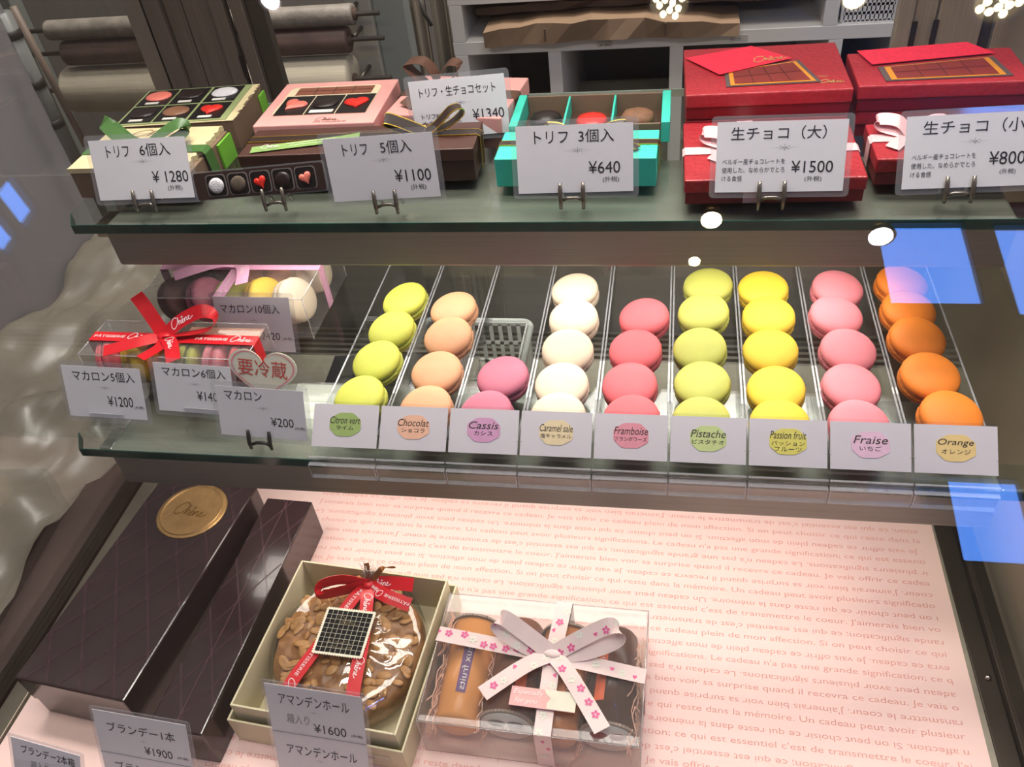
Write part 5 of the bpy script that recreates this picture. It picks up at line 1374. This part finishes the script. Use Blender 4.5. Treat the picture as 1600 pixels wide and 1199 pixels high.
cups = [('amber orange jelly cup lying at the left end of the clear gift box', (230, 154, 84), 0, (108, 62, 120), 'deux fruits'),
        ('dark brown jelly cup second from the left in the clear gift box', (132, 80, 56), 1, (232, 110, 54), 'deux fruits'),
        ('orange-brown jelly cup third from the left in the clear gift box', (196, 122, 74), 0, (222, 140, 100), 'deux fruits'),
        ('black coffee jelly cup lying at the right end of the clear gift box', (92, 58, 44), 1, (232, 104, 60), 'deux fruits')]
for k, (lb, col, end, scol, stx) in enumerate(cups):
    x = -GW / 2 + .026 + k * (GW - .052) / 3
    sg = -1 if end else 1
    M = Gm @ Matrix.Translation((x, 0, .0244)) @ Matrix.Rotation(-sg * pi / 2, 4, 'X') @ Matrix.Translation((0, 0, -.048))
    c = thing('jelly_cup', lb, 'jelly', group='jelly cups in the gift box', M=M)
    MB().lathe([(0, 0), (.0155, 0), (.0178, .003), (.0212, .088), (0, .088)], 32).build('cup_body', jelly('jelly_%d' % k, col), c)
    rm = MB(); nn = 48; vs = []; fs = []
    for z in (.0885, .0905):
        for i in range(nn * 2):
            a = pi * i / nn; r = .0228 + .0006 * (i % 2); vs.append((r * cos(a), r * sin(a), z))
    fs = [(i, (i + 1) % (2 * nn), 2 * nn + (i + 1) % (2 * nn), 2 * nn + i) for i in range(2 * nn)] + [tuple(range(2 * nn - 1, -1, -1)), tuple(range(2 * nn, 4 * nn))]
    rm.add(vs, fs); lid = rm.build('lid', mat('lid_rim_film', (150, 130, 116), .25, 0, .1), c)
    fc = MB(); fc.lathe([(0, .0907), (.0208, .0907), (.0208, .0912), (0, .0912)], 36); fc.build('lid_label', lid_film, c)
    ch = MB(); up = -sg
    for s in (-1, 1):
        dome(ch, oval(.0072, .0056, 16), .0004, Matrix.Translation((s * .0075, .004 * sg * -1, .0913)))
        ch.tube([(s * .006, -.004 * sg, .0915), (s * .004, -.000, .0915), (s * .001, .010 * sg, .0915)], .0003, 5)
    ch.build('cherry_print', cherry if k == 3 else mat('grey_print', (110, 104, 98), .5), c)
    S = Strip([(.0, 0, 0), (.0, 0, 1)], .01, (1, 0, 0))
    zs_ = .0462; a0 = {0: .10, 1: -.5, 2: .35, 3: .5}[k]
    lab = MB(); vs = []; fs = []
    for j in range(9):
        f = j / 8; zz = .020 + .050 * f; r = .0178 + (.0212 - .0178) * (zz - .003) / .085 + .0004
        for i in range(5):
            # side that faces up once the cup lies down
            a = -sg * pi / 2 + a0 * .9 + (i - 2) * .11
            vs.append((r * cos(a), r * sin(a), zz))
    for j in range(8): fs += [(j * 5 + i, j * 5 + i + 1, j * 5 + i + 6, j * 5 + i + 5) for i in range(4)]
    lab.add(vs, fs + [tuple(reversed(f)) for f in []], None, True); ll = lab.build('flavour_strip', mat('strip_%d' % k, scol, .45), c)
    w = MB(); tv, tf = fit_text(stx, .022, .066, -.0024, .0026)
    tv = [(.088 - a_, -b_) for a_, b_ in tv]
    ac = -sg * pi / 2 + a0 * .9
    w.add([((.0178 + (.0212 - .0178) * (x_ - .003) / .085 + .0008) * cos(ac + y_ / .0185 * sg), (.0178 + (.0212 - .0178) * (x_ - .003) / .085 + .0008) * sin(ac + y_ / .0185 * sg), x_ if sg > 0 else .088 - x_) for x_, y_ in tv], tf)
    w.build('lettering', label_white, ll)
# shredded paper packed round the cups
sp = MB(); random.seed(9)
for k in range(170):
    side = random.random()
    x = random.choice([-GW / 2 + .006, GW / 2 - .007, -GW / 2 + .005, -GW / 2 + .047, GW / 2 - .05]) + random.uniform(-.003, .003); y = random.uniform(-GD / 2 + .01, GD / 2 - .02)
    z = random.uniform(.004, .040); a = random.uniform(0, pi); L = random.uniform(.008, .018)
    pts = []
    for j in range(5):
        f = j / 4 - .5; pts.append((max(-GW / 2 + .002, min(GW / 2 - .002, x + .25 * L * f * cos(a) + .0015 * sin(j * 2 + k))), max(-GD / 2 + .003, min(GD / 2 - .003, y + L * f * 1.6)), max(.002, min(GH - .003, z + L * .5 * f * sin(a + k) + .001 * cos(j * 3)))))
    sp.tube([Gm @ Vector(p) for p in pts], .0006, 4)
o = sp.build('shredded_paper', mat('pink_shred', (238, 184, 158), .6, 0, .1)); tag(o, 'pale pink shredded paper packed around the jelly cups', 'shredded paper', kind='stuff')
